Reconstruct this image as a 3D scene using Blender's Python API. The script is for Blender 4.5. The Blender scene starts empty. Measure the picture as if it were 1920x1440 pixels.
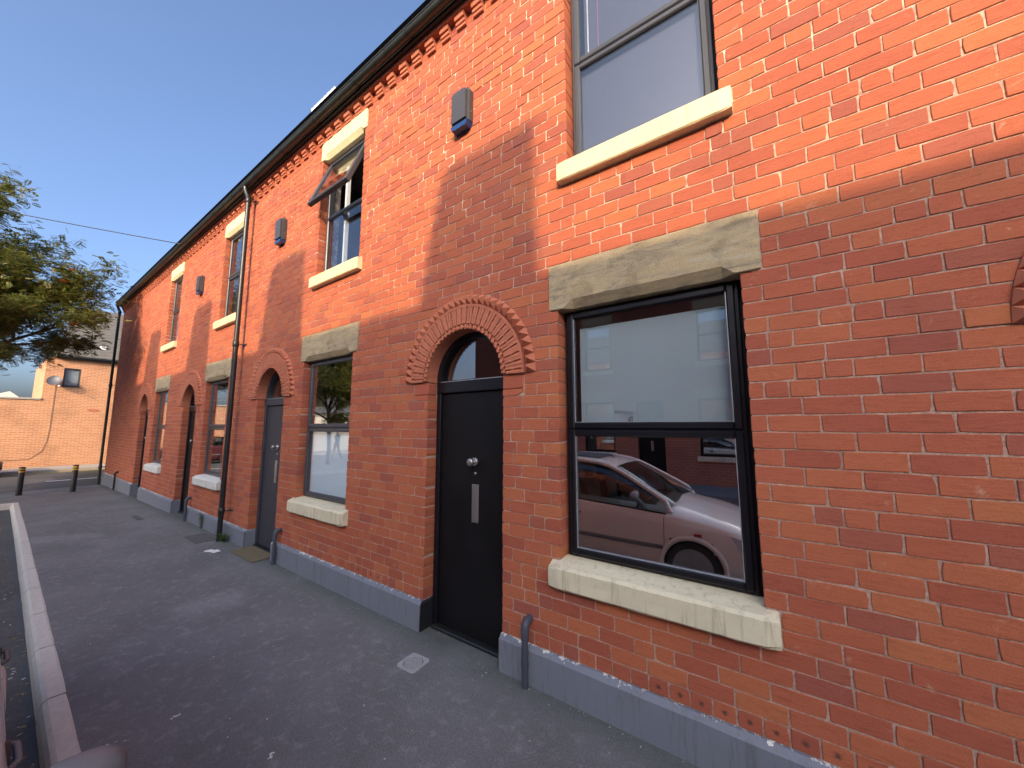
import bpy, math, random
import numpy as np
from mathutils import Vector, Matrix, noise
R = math.radians
random.seed(7)
RNG = np.random.default_rng(11)
scn = bpy.context.scene
COL = scn.collection

# ------------------------------------------------------------------ camera
CAM = Vector((0.0, -2.2, 1.668))
YAW, PITCH, FPX = R(35.131), R(6.533), 685.6
cam_data = bpy.data.cameras.new('camera')
cam = bpy.data.objects.new('camera', cam_data)
COL.objects.link(cam)
cam.location = CAM
cam.rotation_euler = (math.pi / 2 + PITCH, 0, YAW)
cam_data.sensor_fit = 'HORIZONTAL'
cam_data.sensor_width = 36.0
cam_data.lens = FPX / 1920 * 36.0
cam_data.clip_start = 0.02
cam_data.clip_end = 2000
scn.camera = cam

# ------------------------------------------------------------------ sky, sun, exposure
SUN_AZ, SUN_EL = R(25), R(21)
TO_SUN = Vector((math.sin(SUN_AZ) * math.cos(SUN_EL), -math.cos(SUN_AZ) * math.cos(SUN_EL), math.sin(SUN_EL)))
world = bpy.data.worlds.new('World')
scn.world = world
world.use_nodes = True
wn = world.node_tree.nodes
wl = world.node_tree.links
bg = wn['Background']
sky = wn.new('ShaderNodeTexSky')
sky.sky_type = 'NISHITA'
sky.sun_disc = False
sky.sun_elevation = SUN_EL
sky.sun_rotation = math.atan2(TO_SUN.x, TO_SUN.y)
sky.air_density = 0.72
sky.dust_density = 6.0
sky.ozone_density = 3.5
wl.new(sky.outputs[0], bg.inputs[0])
bg.inputs[1].default_value = 0.15
sun_data = bpy.data.lights.new('sun', 'SUN')
sun_data.energy = 2.0
sun_data.angle = R(0.45)
sun_data.color = (0.95, 0.68, 0.40)
sun = bpy.data.objects.new('sun', sun_data)
COL.objects.link(sun)
sun.rotation_euler = (-TO_SUN).to_track_quat('-Z', 'Y').to_euler()
scn.view_settings.view_transform = 'Standard'
scn.view_settings.look = 'None'
scn.view_settings.gamma = 1
scn.view_settings.use_curve_mapping = False
scn.view_settings.exposure = 1.55
scn.render.engine = 'CYCLES'

# ------------------------------------------------------------------ helpers
class MB:
    """collects faces of ONE mesh"""
    def __init__(s):
        s.v = []; s.f = []; s.m = []; s.mi = 0; s.smooth = False; s.sm = []
    def add(s, vs, fs):
        o = len(s.v)
        s.v += [tuple(v) for v in vs]
        for f in fs:
            s.f.append([o + i for i in f]); s.m.append(s.mi); s.sm.append(s.smooth)
        return s
    def box(s, x0, x1, y0, y1, z0, z1, bev=0.0):
        if bev <= 0:
            vs = [(x, y, z) for x in (x0, x1) for y in (y0, y1) for z in (z0, z1)]
            return s.add(vs, [(0,1,3,2),(4,6,7,5),(0,4,5,1),(2,3,7,6),(0,2,6,4),(1,5,7,3)])
        b = min(bev, (x1-x0)*.45, (y1-y0)*.45, (z1-z0)*.45)
        vs = []; idx = {}
        for ix in (0,1):
            for iy in (0,1):
                for iz in (0,1):
                    X = (x0,x1)[ix]; Y = (y0,y1)[iy]; Z = (z0,z1)[iz]
                    sx = b if ix==0 else -b; sy = b if iy==0 else -b; sz = b if iz==0 else -b
                    idx[ix,iy,iz,'x'] = len(vs); vs.append((X, Y+sy, Z+sz))
                    idx[ix,iy,iz,'y'] = len(vs); vs.append((X+sx, Y, Z+sz))
                    idx[ix,iy,iz,'z'] = len(vs); vs.append((X+sx, Y+sy, Z))
        fs = []
        for k in (0,1):
            fs.append([idx[k,a,c,'x'] for a,c in ((0,0),(1,0),(1,1),(0,1))][::1 if k else -1])
            fs.append([idx[a,k,c,'y'] for a,c in ((0,0),(1,0),(1,1),(0,1))][::-1 if k else 1])
            fs.append([idx[a,c,k,'z'] for a,c in ((0,0),(1,0),(1,1),(0,1))][::1 if k else -1])
        for a in (0,1):
            for c in (0,1):
                fs.append([idx[a,c,0,'x'], idx[a,c,1,'x'], idx[a,c,1,'y'], idx[a,c,0,'y']])
                fs.append([idx[a,0,c,'x'], idx[a,1,c,'x'], idx[a,1,c,'z'], idx[a,0,c,'z']])
                fs.append([idx[0,a,c,'y'], idx[1,a,c,'y'], idx[1,a,c,'z'], idx[0,a,c,'z']])
                for e in (0,1):
                    fs.append([idx[a,c,e,'x'], idx[a,c,e,'y'], idx[a,c,e,'z']])
        return s.add(vs, fs)
    def quad(s, a, b, c, d):
        return s.add([a,b,c,d], [(0,1,2,3)])
    def prism(s, poly, axis, a, b):
        """extrude a 2D polygon along axis from a to b"""
        n = len(poly)
        def P(p, t):
            return {'x': (t, p[0], p[1]), 'y': (p[0], t, p[1]), 'z': (p[0], p[1], t)}[axis]
        vs = [P(p, a) for p in poly] + [P(p, b) for p in poly]
        fs = [list(range(n)), list(range(2*n-1, n-1, -1))]
        fs += [(i, (i+1) % n + 0, (i+1) % n + n, i+n) for i in range(n)]
        return s.add(vs, fs)
    def tube(s, pts, r, n=10, cap=True):
        pts = [Vector(p) for p in pts]
        rs = r if isinstance(r, (list, tuple)) else [r]*len(pts)
        up = None; rings = []
        o = len(s.v); sm0 = s.smooth; s.smooth = True
        vs = []
        for i, p in enumerate(pts):
            d = (pts[min(i+1, len(pts)-1)] - pts[max(i-1, 0)]).normalized()
            if up is None:
                up = Vector((0,0,1)) if abs(d.z) < .9 else Vector((1,0,0))
            u = (up - d*up.dot(d)).normalized(); w = d.cross(u); up = u
            for k in range(n):
                a = 2*math.pi*k/n
                vs.append(p + (u*math.cos(a) + w*math.sin(a))*rs[i])
        fs = []
        for i in range(len(pts)-1):
            for k in range(n):
                fs.append((i*n+k, i*n+(k+1) % n, (i+1)*n+(k+1) % n, (i+1)*n+k))
        s.add(vs, fs)
        s.smooth = False
        if cap:
            L = (len(pts)-1)*n
            s.add(vs[:n], [list(range(n))[::-1]]); s.add(vs[L:L+n], [list(range(n))])
        s.smooth = sm0
        return s
    def build(s, name, mats, parent=None, fix=False):
        me = bpy.data.meshes.new(name)
        me.from_pydata(s.v, [], s.f)
        if not isinstance(mats, (list, tuple)): mats = [mats]
        for m in mats: me.materials.append(m)
        if len(mats) > 1: me.polygons.foreach_set('material_index', s.m)
        if any(s.sm): me.polygons.foreach_set('use_smooth', s.sm)
        if fix:
            import bmesh
            bm = bmesh.new(); bm.from_mesh(me)
            bmesh.ops.remove_doubles(bm, verts=bm.verts, dist=1e-5)
            bmesh.ops.recalc_face_normals(bm, faces=bm.faces); bm.to_mesh(me); bm.free()
        me.update()
        return place(name, me, parent)

def place(name, me, parent=None, mw=None):
    o = bpy.data.objects.new(name, me)
    COL.objects.link(o)
    if parent is not None:
        o.parent = parent
        w = WORLD.get(parent.name, Vector((0,0,0)))
        o.matrix_parent_inverse = Matrix.Translation(-w)
        WORLD[o.name] = Vector((0,0,0)) if mw is None else None
    else:
        WORLD[o.name] = Vector((0,0,0))
    if mw is not None: o.matrix_basis = mw
    return o
WORLD = {}
def thing(name, label, cat, loc=(0,0,0), group=None):
    o = bpy.data.objects.new(name, None)
    COL.objects.link(o)
    o.location = loc; o.empty_display_size = .1
    WORLD[o.name] = Vector(loc)
    tag(o, label, cat, group)
    return o
def tag(o, label=None, cat=None, group=None, kind=None):
    if label: o['label'] = label
    if cat: o['category'] = cat
    if group: o['group'] = group
    if kind: o['kind'] = kind
    return o
def struct(o): o['kind'] = 'structure'; return o

# ------------------------------------------------------------------ materials
def mat(name):
    m = bpy.data.materials.new(name); m.use_nodes = True
    nt = m.node_tree
    b = nt.nodes['Principled BSDF']
    return m, nt, b
def N(nt, t, **kw):
    n = nt.nodes.new('ShaderNode' + t)
    for k, v in kw.items():
        if k in n.inputs: n.inputs[k].default_value = v
        else: setattr(n, k, v)
    return n
def noise_n(nt, vec, scale, detail=4, rough=.55, dist=0):
    n = N(nt, 'TexNoise'); n.inputs['Scale'].default_value = scale; n.inputs['Detail'].default_value = detail
    n.inputs['Roughness'].default_value = rough; n.inputs['Distortion'].default_value = dist
    if vec is not None: nt.links.new(vec, n.inputs['Vector'])
    return n
def ramp(nt, fac, stops):
    r = N(nt, 'ValToRGB')
    cr = r.color_ramp
    while len(cr.elements) < len(stops): cr.elements.new(.5)
    for e, (p, c) in zip(cr.elements, stops):
        e.position = p; e.color = c if len(c) == 4 else (*c, 1)
    if fac is not None: nt.links.new(fac, r.inputs[0])
    return r
def mix(nt, a, b, fac, mode='MIX'):
    m = N(nt, 'Mix', data_type='RGBA', blend_type=mode)
    for s, v in ((m.inputs[0], fac), (m.inputs[6], a), (m.inputs[7], b)):
        if isinstance(v, (int, float)): s.default_value = v
        elif isinstance(v, (tuple, list)): s.default_value = v if len(v) == 4 else (*v, 1)
        else: nt.links.new(v, s)
    return m.outputs[2]
def math_n(nt, op, a, b=None, clamp=False):
    m = N(nt, 'Math', operation=op); m.use_clamp = clamp
    for i, v in enumerate((a, b)):
        if v is None: continue
        if isinstance(v, (int, float)): m.inputs[i].default_value = v
        else: nt.links.new(v, m.inputs[i])
    return m.outputs[0]
def bump(nt, b, h, strength, dist=.01):
    n = N(nt, 'Bump'); n.inputs['Strength'].default_value = strength; n.inputs['Distance'].default_value = dist
    nt.links.new(h, n.inputs['Height']); nt.links.new(n.outputs[0], b.inputs['Normal'])
def world_pos(nt):
    return N(nt, 'NewGeometry').outputs['Position']
G3 = lambda v: (v, v, v)

def simple(name, col, rough=.6, metal=0, var=.12, scale=8, bmp=0, bscale=60, spec=.5, coat=0, rvar=.1):
    m, nt, b = mat(name)
    p = world_pos(nt)
    n = noise_n(nt, p, scale, 5)
    c = mix(nt, tuple(x*(1-var) for x in col), tuple(min(1, x*(1+var)) for x in col), n.outputs[0])
    nt.links.new(c, b.inputs['Base Color'])
    rr = N(nt, 'MapRange'); nt.links.new(n.outputs[0], rr.inputs[0])
    rr.inputs[3].default_value = max(.02, rough-rvar); rr.inputs[4].default_value = min(1, rough+rvar)
    nt.links.new(rr.outputs[0], b.inputs['Roughness'])
    b.inputs['Metallic'].default_value = metal
    b.inputs['Specular IOR Level'].default_value = spec
    if coat: b.inputs['Coat Weight'].default_value = coat; b.inputs['Coat Roughness'].default_value = .04
    if bmp: bump(nt, b, noise_n(nt, p, bscale, 6).outputs[0], bmp, .005)
    return m

def brick_mat(plug=False):
    m, nt, b = mat('fired_red_brick' + ('_with_plug' if plug else ''))
    g = N(nt, 'NewGeometry'); oi = N(nt, 'ObjectInfo')
    p = g.outputs['Position']
    rnd = math_n(nt, 'FRACT', math_n(nt, 'ADD', g.outputs['Random Per Island'], oi.outputs['Random']))
    base = ramp(nt, rnd, [(0, (.365,.098,.058)), (.12, (.395,.108,.060)), (.3, (.425,.119,.063)), (.6, (.445,.128,.064)),
                          (.88, (.462,.140,.066)), (1, (.475,.155,.068))])
    # a second, unrelated per-brick value for hue
    r2 = math_n(nt, 'FRACT', math_n(nt, 'MULTIPLY', rnd, 37.7))
    c = mix(nt, base.outputs[0], (.30,.092,.070), math_n(nt, 'MULTIPLY', math_n(nt, 'GREATER_THAN', r2, .90), .6))
    # wide drifts over the wall
    big = noise_n(nt, p, 1.1, 3)
    c = mix(nt, c, (.75,.72,.72), ramp(nt, big.outputs[0], [(.42, G3(0)), (.75, G3(.35))]).outputs[0], 'MULTIPLY')
    # horizontal drag marks in the face
    mp = N(nt, 'Mapping'); nt.links.new(p, mp.inputs[0]); mp.inputs['Scale'].default_value = (9, 9, 60)
    st = noise_n(nt, mp.outputs[0], 1.4, 5, .6, .6)
    c = mix(nt, c, (.55,.50,.50), ramp(nt, st.outputs[0], [(.52, G3(0)), (.74, G3(.55))]).outputs[0], 'MULTIPLY')
    # fine grain and pits
    gr = noise_n(nt, p, 240, 4, .7)
    c = mix(nt, c, (.66,.60,.58), ramp(nt, gr.outputs[0], [(.42, G3(.5)), (.60, G3(0))]).outputs[0], 'MULTIPLY')
    pit = noise_n(nt, p, 75, 3, .65)
    c = mix(nt, c, (.10,.045,.03), ramp(nt, pit.outputs[0], [(.27, G3(.75)), (.34, G3(0))]).outputs[0])
    # pale lime smears left by pointing
    sm = noise_n(nt, p, 13, 6, .72, .5)
    sm2 = noise_n(nt, p, .9, 2)
    sp = math_n(nt, 'MULTIPLY', ramp(nt, sm.outputs[0], [(.62, G3(0)), (.74, G3(.7))]).outputs[0],
                ramp(nt, sm2.outputs[0], [(.45, G3(.12)), (.62, G3(1))]).outputs[0])
    c = mix(nt, c, (.55,.40,.30), sp)
    if plug:
        tc = N(nt, 'TexCoord')
        v = N(nt, 'Vector' + 'Math', operation='DISTANCE'); v.inputs[1].default_value = (0, -.0, 0)
        sx = N(nt, 'Mapping'); nt.links.new(tc.outputs['Object'], sx.inputs[0]); sx.inputs['Scale'].default_value = (1, 0, 1)
        nt.links.new(sx.outputs[0], v.inputs[0])
        dd = math_n(nt, 'ADD', v.outputs['Value'], math_n(nt, 'MULTIPLY', math_n(nt, 'SUBTRACT', noise_n(nt, p, 60, 3).outputs[0], .5), .02))
        c = mix(nt, c, (.07,.035,.03), ramp(nt, dd, [(.004, G3(.9)), (.017, G3(0))]).outputs[0])
        nt.nodes.remove(nt.nodes['Principled BSDF']) if False else None
    nt.links.new(c, b.inputs['Base Color'])
    b.inputs['Roughness'].default_value = .88
    b.inputs['Specular IOR Level'].default_value = .25
    h = math_n(nt, 'ADD', math_n(nt, 'MULTIPLY', gr.outputs[0], .35), math_n(nt, 'ADD', math_n(nt, 'MULTIPLY', pit.outputs[0], .6), st.outputs[0]))
    bump(nt, b, h, .45, .004)
    return m

def mortar_mat():
    m, nt, b = mat('lime_mortar')
    p = world_pos(nt)
    n1 = noise_n(nt, p, 6, 5, .7); n2 = noise_n(nt, p, 90, 4)
    c = ramp(nt, n1.outputs[0], [(.28, (.31,.185,.14)), (.46, (.40,.255,.195)), (.60, (.47,.325,.25)), (.74, (.60,.45,.35))])
    c = mix(nt, c.outputs[0], (.55,.5,.48), ramp(nt, n2.outputs[0], [(.40, G3(.6)), (.55, G3(0))]).outputs[0], 'MULTIPLY')
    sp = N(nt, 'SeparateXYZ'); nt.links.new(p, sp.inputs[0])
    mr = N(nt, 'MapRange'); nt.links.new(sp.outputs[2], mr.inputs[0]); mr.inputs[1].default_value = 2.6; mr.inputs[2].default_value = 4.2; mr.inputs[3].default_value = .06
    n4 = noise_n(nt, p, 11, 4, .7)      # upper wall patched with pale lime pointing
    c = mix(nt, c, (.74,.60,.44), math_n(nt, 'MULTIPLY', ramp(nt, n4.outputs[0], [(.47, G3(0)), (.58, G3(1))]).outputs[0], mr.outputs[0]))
    nt.links.new(c, b.inputs['Base Color']); b.inputs['Roughness'].default_value = .95
    bump(nt, b, n2.outputs[0], .6, .004)
    return m

def asphalt_mat(name, tone, patch=.25):
    m, nt, b = mat(name)
    p = world_pos(nt)
    agg = N(nt, 'TexVoronoi'); agg.inputs['Scale'].default_value = 160; nt.links.new(p, agg.inputs['Vector'])
    n1 = noise_n(nt, p, 1.3, 5, .6); n2 = noise_n(nt, p, 12, 6, .7); n3 = noise_n(nt, p, 300, 3, .6)
    k = ramp(nt, n1.outputs[0], [(.32, G3(tone*.85)), (.5, G3(tone)), (.68, (tone*1.16, tone*1.17, tone*1.18))])
    c = mix(nt, k.outputs[0], (tone*2.3, tone*2.35, tone*2.4), ramp(nt, n2.outputs[0], [(.52, G3(0)), (.78, G3(patch*2))]).outputs[0])
    c = mix(nt, c, (.5,.5,.5), ramp(nt, agg.outputs['Distance'], [(.0, G3(0)), (.55, G3(.75))]).outputs[0], 'MULTIPLY')
    c = mix(nt, c, (tone*3.6, tone*3.6, tone*3.5), ramp(nt, n3.outputs[0], [(.66, G3(0)), (.74, G3(.7))]).outputs[0])
    # moss and damp near the wall foot
    s = N(nt, 'SeparateXYZ'); nt.links.new(p, s.inputs[0])
    wallside = ramp(nt, math_n(nt, 'ADD', s.outputs[1], math_n(nt, 'MULTIPLY', math_n(nt, 'SUBTRACT', n2.outputs[0], .5), .35)), [(0, G3(0)), (1, G3(1))])
    mr = N(nt, 'MapRange'); nt.links.new(math_n(nt, 'ADD', s.outputs[1], math_n(nt, 'MULTIPLY', math_n(nt, 'SUBTRACT', n2.outputs[0], .5), .5)), mr.inputs[0])
    mr.inputs[1].default_value = -.22; mr.inputs[2].default_value = .0
    c = mix(nt, c, (.050,.052,.030), math_n(nt, 'MULTIPLY', mr.outputs[0], math_n(nt, 'MULTIPLY', n1.outputs[0], 1.1), True))
    # dusty worn patches
    d = noise_n(nt, p, .55, 3, .5, .4)
    c = mix(nt, c, (tone*2.2, tone*2.2, tone*2.3), math_n(nt, 'MULTIPLY', ramp(nt, d.outputs[0], [(.56, G3(0)), (.72, G3(.45))]).outputs[0], n2.outputs[0]))
    nt.links.new(c, b.inputs['Base Color']); b.inputs['Roughness'].default_value = .85
    b.inputs['Specular IOR Level'].default_value = .35
    bump(nt, b, math_n(nt, 'SUBTRACT', n3.outputs[0], agg.outputs['Distance']), .7, .006)
    return m

def paint_mat(name, col, chip, chipcol, dirt=.25, zchip=None, streak=True, rough=.55):
    """weathered masonry paint with grime streaks and flakes"""
    m, nt, b = mat(name)
    p = world_pos(nt)
    n1 = noise_n(nt, p, 3, 5); n2 = noise_n(nt, p, 28, 6, .75)
    c = mix(nt, tuple(x*.88 for x in col), tuple(min(.95, x*1.06) for x in col), n1.outputs[0])
    if streak:
        mp = N(nt, 'Mapping'); nt.links.new(p, mp.inputs[0]); mp.inputs['Scale'].default_value = (26, 26, 2.5)
        s = noise_n(nt, mp.outputs[0], 1, 5, .7)
        c = mix(nt, c, (.42,.38,.31), ramp(nt, s.outputs[0], [(.52, G3(0)), (.72, G3(dirt*2.2))]).outputs[0], 'MULTIPLY')
    c = mix(nt, c, (.5,.46,.40), ramp(nt, n2.outputs[0], [(.55, G3(0)), (.78, G3(dirt))]).outputs[0], 'MULTIPLY')
    n3 = noise_n(nt, p, 22, 7, .75, .3)
    f = ramp(nt, n3.outputs[0], [(chip, G3(0)), (chip+.012, G3(1))]).outputs[0]
    if zchip is not None:
        sp = N(nt, 'SeparateXYZ'); nt.links.new(p, sp.inputs[0])
        mr = N(nt, 'MapRange'); nt.links.new(sp.outputs[2], mr.inputs[0])
        mr.inputs[1].default_value = zchip[0]; mr.inputs[2].default_value = zchip[1]; mr.inputs[3].default_value = -.3; mr.inputs[4].default_value = .12
        big = noise_n(nt, p, 1.7, 2)
        v = math_n(nt, 'ADD', math_n(nt, 'ADD', n3.outputs[0], mr.outputs[0]), math_n(nt, 'MULTIPLY', math_n(nt, 'SUBTRACT', big.outputs[0], .5), .35))
        f = ramp(nt, v, [(chip, G3(0)), (chip+.012, G3(1))]).outputs[0]
    c = mix(nt, c, chipcol, f)
    nt.links.new(c, b.inputs['Base Color']); b.inputs['Roughness'].default_value = rough
    bump(nt, b, math_n(nt, 'SUBTRACT', n2.outputs[0], math_n(nt, 'MULTIPLY', f, .8)), .35, .006)
    return m

def sandstone_mat():
    m, nt, b = mat('weathered_sandstone')
    p = world_pos(nt)
    mp = N(nt, 'Mapping'); nt.links.new(p, mp.inputs[0]); mp.inputs['Scale'].default_value = (1.3, 1, 7)
    w = noise_n(nt, mp.outputs[0], 2.2, 6, .6, 1.6); f = noise_n(nt, p, 130, 4, .7); g = noise_n(nt, p, 4, 5, .7)
    c = ramp(nt, w.outputs[0], [(.3, (.25,.195,.125)), (.45, (.36,.285,.18)), (.55, (.42,.315,.175)), (.68, (.43,.36,.245))])
    c = mix(nt, c.outputs[0], (.40,.41,.38), ramp(nt, g.outputs[0], [(.52, G3(0)), (.72, G3(.8))]).outputs[0], 'MULTIPLY')
    c = mix(nt, c, (.6,.6,.58), ramp(nt, f.outputs[0], [(.4, G3(.5)), (.55, G3(0))]).outputs[0], 'MULTIPLY')
    nt.links.new(c, b.inputs['Base Color']); b.inputs['Roughness'].default_value = .9
    bump(nt, b, math_n(nt, 'ADD', w.outputs[0], f.outputs[0]), .4, .006)
    return m

def far_brick_mat(name, c1, c2, mo, plane, bw=.21, bh=.075):
    """brickwork too far off to pick bricks apart"""
    m, nt, b = mat(name)
    p = world_pos(nt)
    s = N(nt, 'SeparateXYZ'); nt.links.new(p, s.inputs[0])
    cb = N(nt, 'CombineXYZ')
    nt.links.new(s.outputs[0 if plane == 'x' else 1], cb.inputs[0]); nt.links.new(s.outputs[2], cb.inputs[1])
    t = N(nt, 'TexBrick'); nt.links.new(cb.outputs[0], t.inputs['Vector'])
    t.inputs['Scale'].default_value = 1; t.inputs['Brick Width'].default_value = bw; t.inputs['Row Height'].default_value = bh
    t.inputs['Mortar Size'].default_value = .006; t.inputs['Mortar Smooth'].default_value = .2; t.inputs['Bias'].default_value = 0
    t.inputs['Color1'].default_value = (*c1, 1); t.inputs['Color2'].default_value = (*c2, 1); t.inputs['Mortar'].default_value = (*mo, 1)
    n = noise_n(nt, p, 1.5, 4)
    c = mix(nt, t.outputs[0], (.7,.68,.66), ramp(nt, n.outputs[0], [(.45, G3(0)), (.7, G3(.6))]).outputs[0], 'MULTIPLY')
    nt.links.new(c, b.inputs['Base Color']); b.inputs['Roughness'].default_value = .9
    bump(nt, b, t.outputs['Fac'], -.5, .006)
    return m

def glass_mat(name, refl, tint=(.9,.93,.95), rough=.0):
    """coated glazing: part mirror, part see-through"""
    m = bpy.data.materials.new(name); m.use_nodes = True
    nt = m.node_tree; nt.nodes.clear()
    out = N(nt, 'OutputMaterial'); mx = N(nt, 'MixShader'); tr = N(nt, 'BsdfTransparent'); gl = N(nt, 'BsdfGlossy')
    tr.inputs[0].default_value = (*tint, 1); gl.inputs[0].default_value = (.95,.97,1,1); gl.inputs['Roughness'].default_value = rough
    p = world_pos(nt)
    lw = N(nt, 'LayerWeight'); lw.inputs[0].default_value = .5      # Schlick, the same from both faces of the pane
    f = math_n(nt, 'ADD', math_n(nt, 'MULTIPLY', math_n(nt, 'POWER', lw.outputs['Facing'], 5), .9), refl*.5 + .03, True)
    nt.links.new(f, mx.inputs[0]); nt.links.new(tr.outputs[0], mx.inputs[1]); nt.links.new(gl.outputs[0], mx.inputs[2])
    nt.links.new(mx.outputs[0], out.inputs[0])
    bn = N(nt, 'Bump'); bn.inputs['Strength'].default_value = .02; bn.inputs['Distance'].default_value = .01
    nt.links.new(noise_n(nt, p, 2.2, 1).outputs[0], bn.inputs['Height']); nt.links.new(bn.outputs[0], gl.inputs['Normal'])
    return m

def leaf_mat(name, cols, trans=.45):
    m, nt, b = mat(name)
    g = N(nt, 'NewGeometry')
    c = ramp(nt, g.outputs['Random Per Island'], [(i/(len(cols)-1), k) for i, k in enumerate(cols)])
    nt.links.new(c.outputs[0], b.inputs['Base Color']); b.inputs['Roughness'].default_value = .5
    tl = N(nt, 'BsdfTranslucent'); mx = N(nt, 'MixShader'); mx.inputs[0].default_value = trans
    nt.links.new(c.outputs[0], tl.inputs[0]); nt.links.new(b.outputs[0], mx.inputs[1]); nt.links.new(tl.outputs[0], mx.inputs[2])
    nt.links.new(mx.outputs[0], nt.nodes['Material Output'].inputs[0])
    return m

M = {}
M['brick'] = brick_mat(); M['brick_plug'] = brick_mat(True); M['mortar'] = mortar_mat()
M['pavement'] = asphalt_mat('pavement_asphalt', .255); M['road'] = asphalt_mat('road_asphalt', .13, .15)
M['far_road'] = asphalt_mat('far_road_asphalt', .10, .15)
M['concrete'] = simple('pale_concrete', (.34,.31,.27), .9, var=.25, scale=14, bmp=.4)
M['cover'] = simple('worn_grey_concrete', (.10,.098,.092), .9, var=.3, scale=14, bmp=.4)
M['kerb'] = simple('kerb_stone', (.56,.52,.45), .9, var=.22, scale=22, bmp=.6, bscale=90)
M['plinth'] = paint_mat('slate_blue_masonry_paint', (.175,.185,.218), .63, (.70,.68,.62), .25, (.17,.235))
M['plinth_black'] = paint_mat('black_masonry_paint', (.012,.012,.014), .76, (.3,.3,.3), .1)
M['cream'] = paint_mat('cream_masonry_paint', (.72,.61,.36), .78, (.30,.26,.2), .20)
M['cream_low'] = paint_mat('stained_cream_paint', (.66,.585,.41), .74, (.25,.22,.17), .32)
M['white_low'] = paint_mat('off_white_masonry_paint', (.64,.62,.56), .80, (.3,.28,.25), .25)
M['sandstone'] = sandstone_mat()
M['terracotta'] = simple('red_terracotta', (.42,.132,.070), .85, var=.22, scale=14, bmp=.35, bscale=150)
M['frame'] = simple('black_powder_coated_frame', (.006,.006,.009), .36, var=.3, scale=5, spec=.35)
M['frame_grey'] = simple('anthracite_frame', (.045,.048,.055), .4, var=.2, scale=5)
M['gasket'] = simple('rubber_gasket', (.006,.006,.006), .7)
M['gasket_pale'] = simple('aluminium_bead', (.35,.35,.37), .45, metal=.6)
M['door_black'] = simple('black_satin_door', (.006,.0055,.0065), .48, var=.6, scale=5, bmp=.12, bscale=20, spec=.22)
M['door_slate'] = simple('slate_blue_door', (.030,.033,.043), .5, var=.15, scale=3)
M['steel'] = simple('brushed_steel', (.42,.40,.38), .38, metal=.9, var=.1, scale=40)
M['iron'] = simple('black_painted_iron', (.014,.015,.015), .38, var=.4, scale=18, bmp=.15, bscale=50)
M['iron_grey'] = simple('grey_painted_pipe', (.055,.058,.075), .5, var=.35, scale=25, bmp=.2, bscale=60)
M['gutter'] = simple('weathered_black_gutter', (.022,.026,.022), .42, var=.5, scale=9, bmp=.2, bscale=40)
M['soffit'] = simple('black_soffit_board', (.010,.009,.009), .6)
M['glass'] = glass_mat('coated_window_glass', .80)
M['glass_up'] = glass_mat('upper_window_glass', .10)
M['glass_film'] = glass_mat('filmed_glass', .16)
M['glass_clear'] = glass_mat('clear_glass', .10)
M['blind'] = simple('light_grey_roller_blind', (.36,.39,.395), .8, var=.05, scale=2)
M['blind_pale'] = simple('frosted_white_film', (.80,.83,.84), .7, var=.05, scale=2)
M['curtain'] = simple('dusky_violet_blind', (.065,.062,.085), .8, var=.1, scale=3)
M['white'] = simple('white_plastic', (.75,.75,.73), .45, var=.06)
M['pink'] = simple('pink_cord', (.55,.15,.22), .6)
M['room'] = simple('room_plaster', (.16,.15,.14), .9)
M['slate'] = simple('roof_slate', (.075,.075,.08), .6, var=.3, scale=6, bmp=.3)
M['tile'] = simple('grey_roof_tile', (.115,.108,.095), .8, var=.3, scale=5, bmp=.3)
M['alarm'] = simple('grey_alarm_case', (.052,.052,.056), .4, var=.06)
M['alarm_blue'] = simple('blue_strobe_lens', (.012,.045,.15), .25)
M['far_brick'] = far_brick_mat('orange_facing_brick_wall', (.50,.235,.115), (.43,.185,.085), (.55,.42,.30), 'y', .225, .075)
M['opp_brick'] = far_brick_mat('opposite_terrace_brick', (.42,.13,.07), (.34,.10,.06), (.40,.28,.2), 'x', .207, .0826)
M['render'] = simple('cream_render', (.66,.60,.50), .9, var=.1, scale=2)
M['yellow'] = simple('yellow_road_paint', (.62,.42,.05), .8, var=.25, scale=18)
M['roadwhite'] = simple('white_road_paint', (.62,.62,.60), .8, var=.25, scale=18)
M['reflect'] = simple('yellow_reflective_band', (.75,.42,.03), .4)
M['bark'] = simple('rowan_bark', (.085,.07,.06), .9, var=.4, scale=20, bmp=.5)
M['leaf'] = leaf_mat('rowan_leaf', [(.055,.085,.018), (.085,.125,.022), (.13,.16,.03), (.20,.19,.04), (.25,.17,.05)])
M['berry'] = simple('red_berry', (.50,.030,.012), .35, var=.3, scale=60)
M['weed'] = leaf_mat('weed_leaf', [(.05,.10,.02), (.09,.15,.03), (.12,.17,.05)])
M['paper'] = simple('white_paper', (.72,.72,.70), .8, var=.1, scale=30)
M['foil'] = simple('pale_blue_packet', (.45,.62,.68), .35, var=.2, scale=30)
M['mat_worn'] = simple('worn_brown_timber', (.16,.125,.07), .9, var=.45, scale=12, bmp=.5)
M['gully'] = simple('cast_alloy', (.42,.42,.43), .55, metal=.2, var=.3, scale=50, bmp=.3)
M['car_paint'] = simple('beige_metallic_car_paint', (.72,.64,.56), .34, metal=.0, var=.02, scale=1, coat=.9, rvar=.01)
M['car_red'] = simple('dark_maroon_car_paint', (.09,.018,.020), .28, metal=.2, var=.02, scale=1, coat=.8, rvar=.01)
M['car_plastic'] = simple('grey_car_plastic', (.15,.148,.155), .5, var=.1)
M['car_dark'] = simple('black_car_trim', (.012,.012,.013), .5)
M['car_glass'] = glass_mat('car_glass', .08, (.42,.48,.47))
M['car_seat'] = simple('grey_seat_cloth', (.07,.08,.08), .9)
M['tyre'] = simple('tyre_rubber', (.018,.018,.018), .8)
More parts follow.
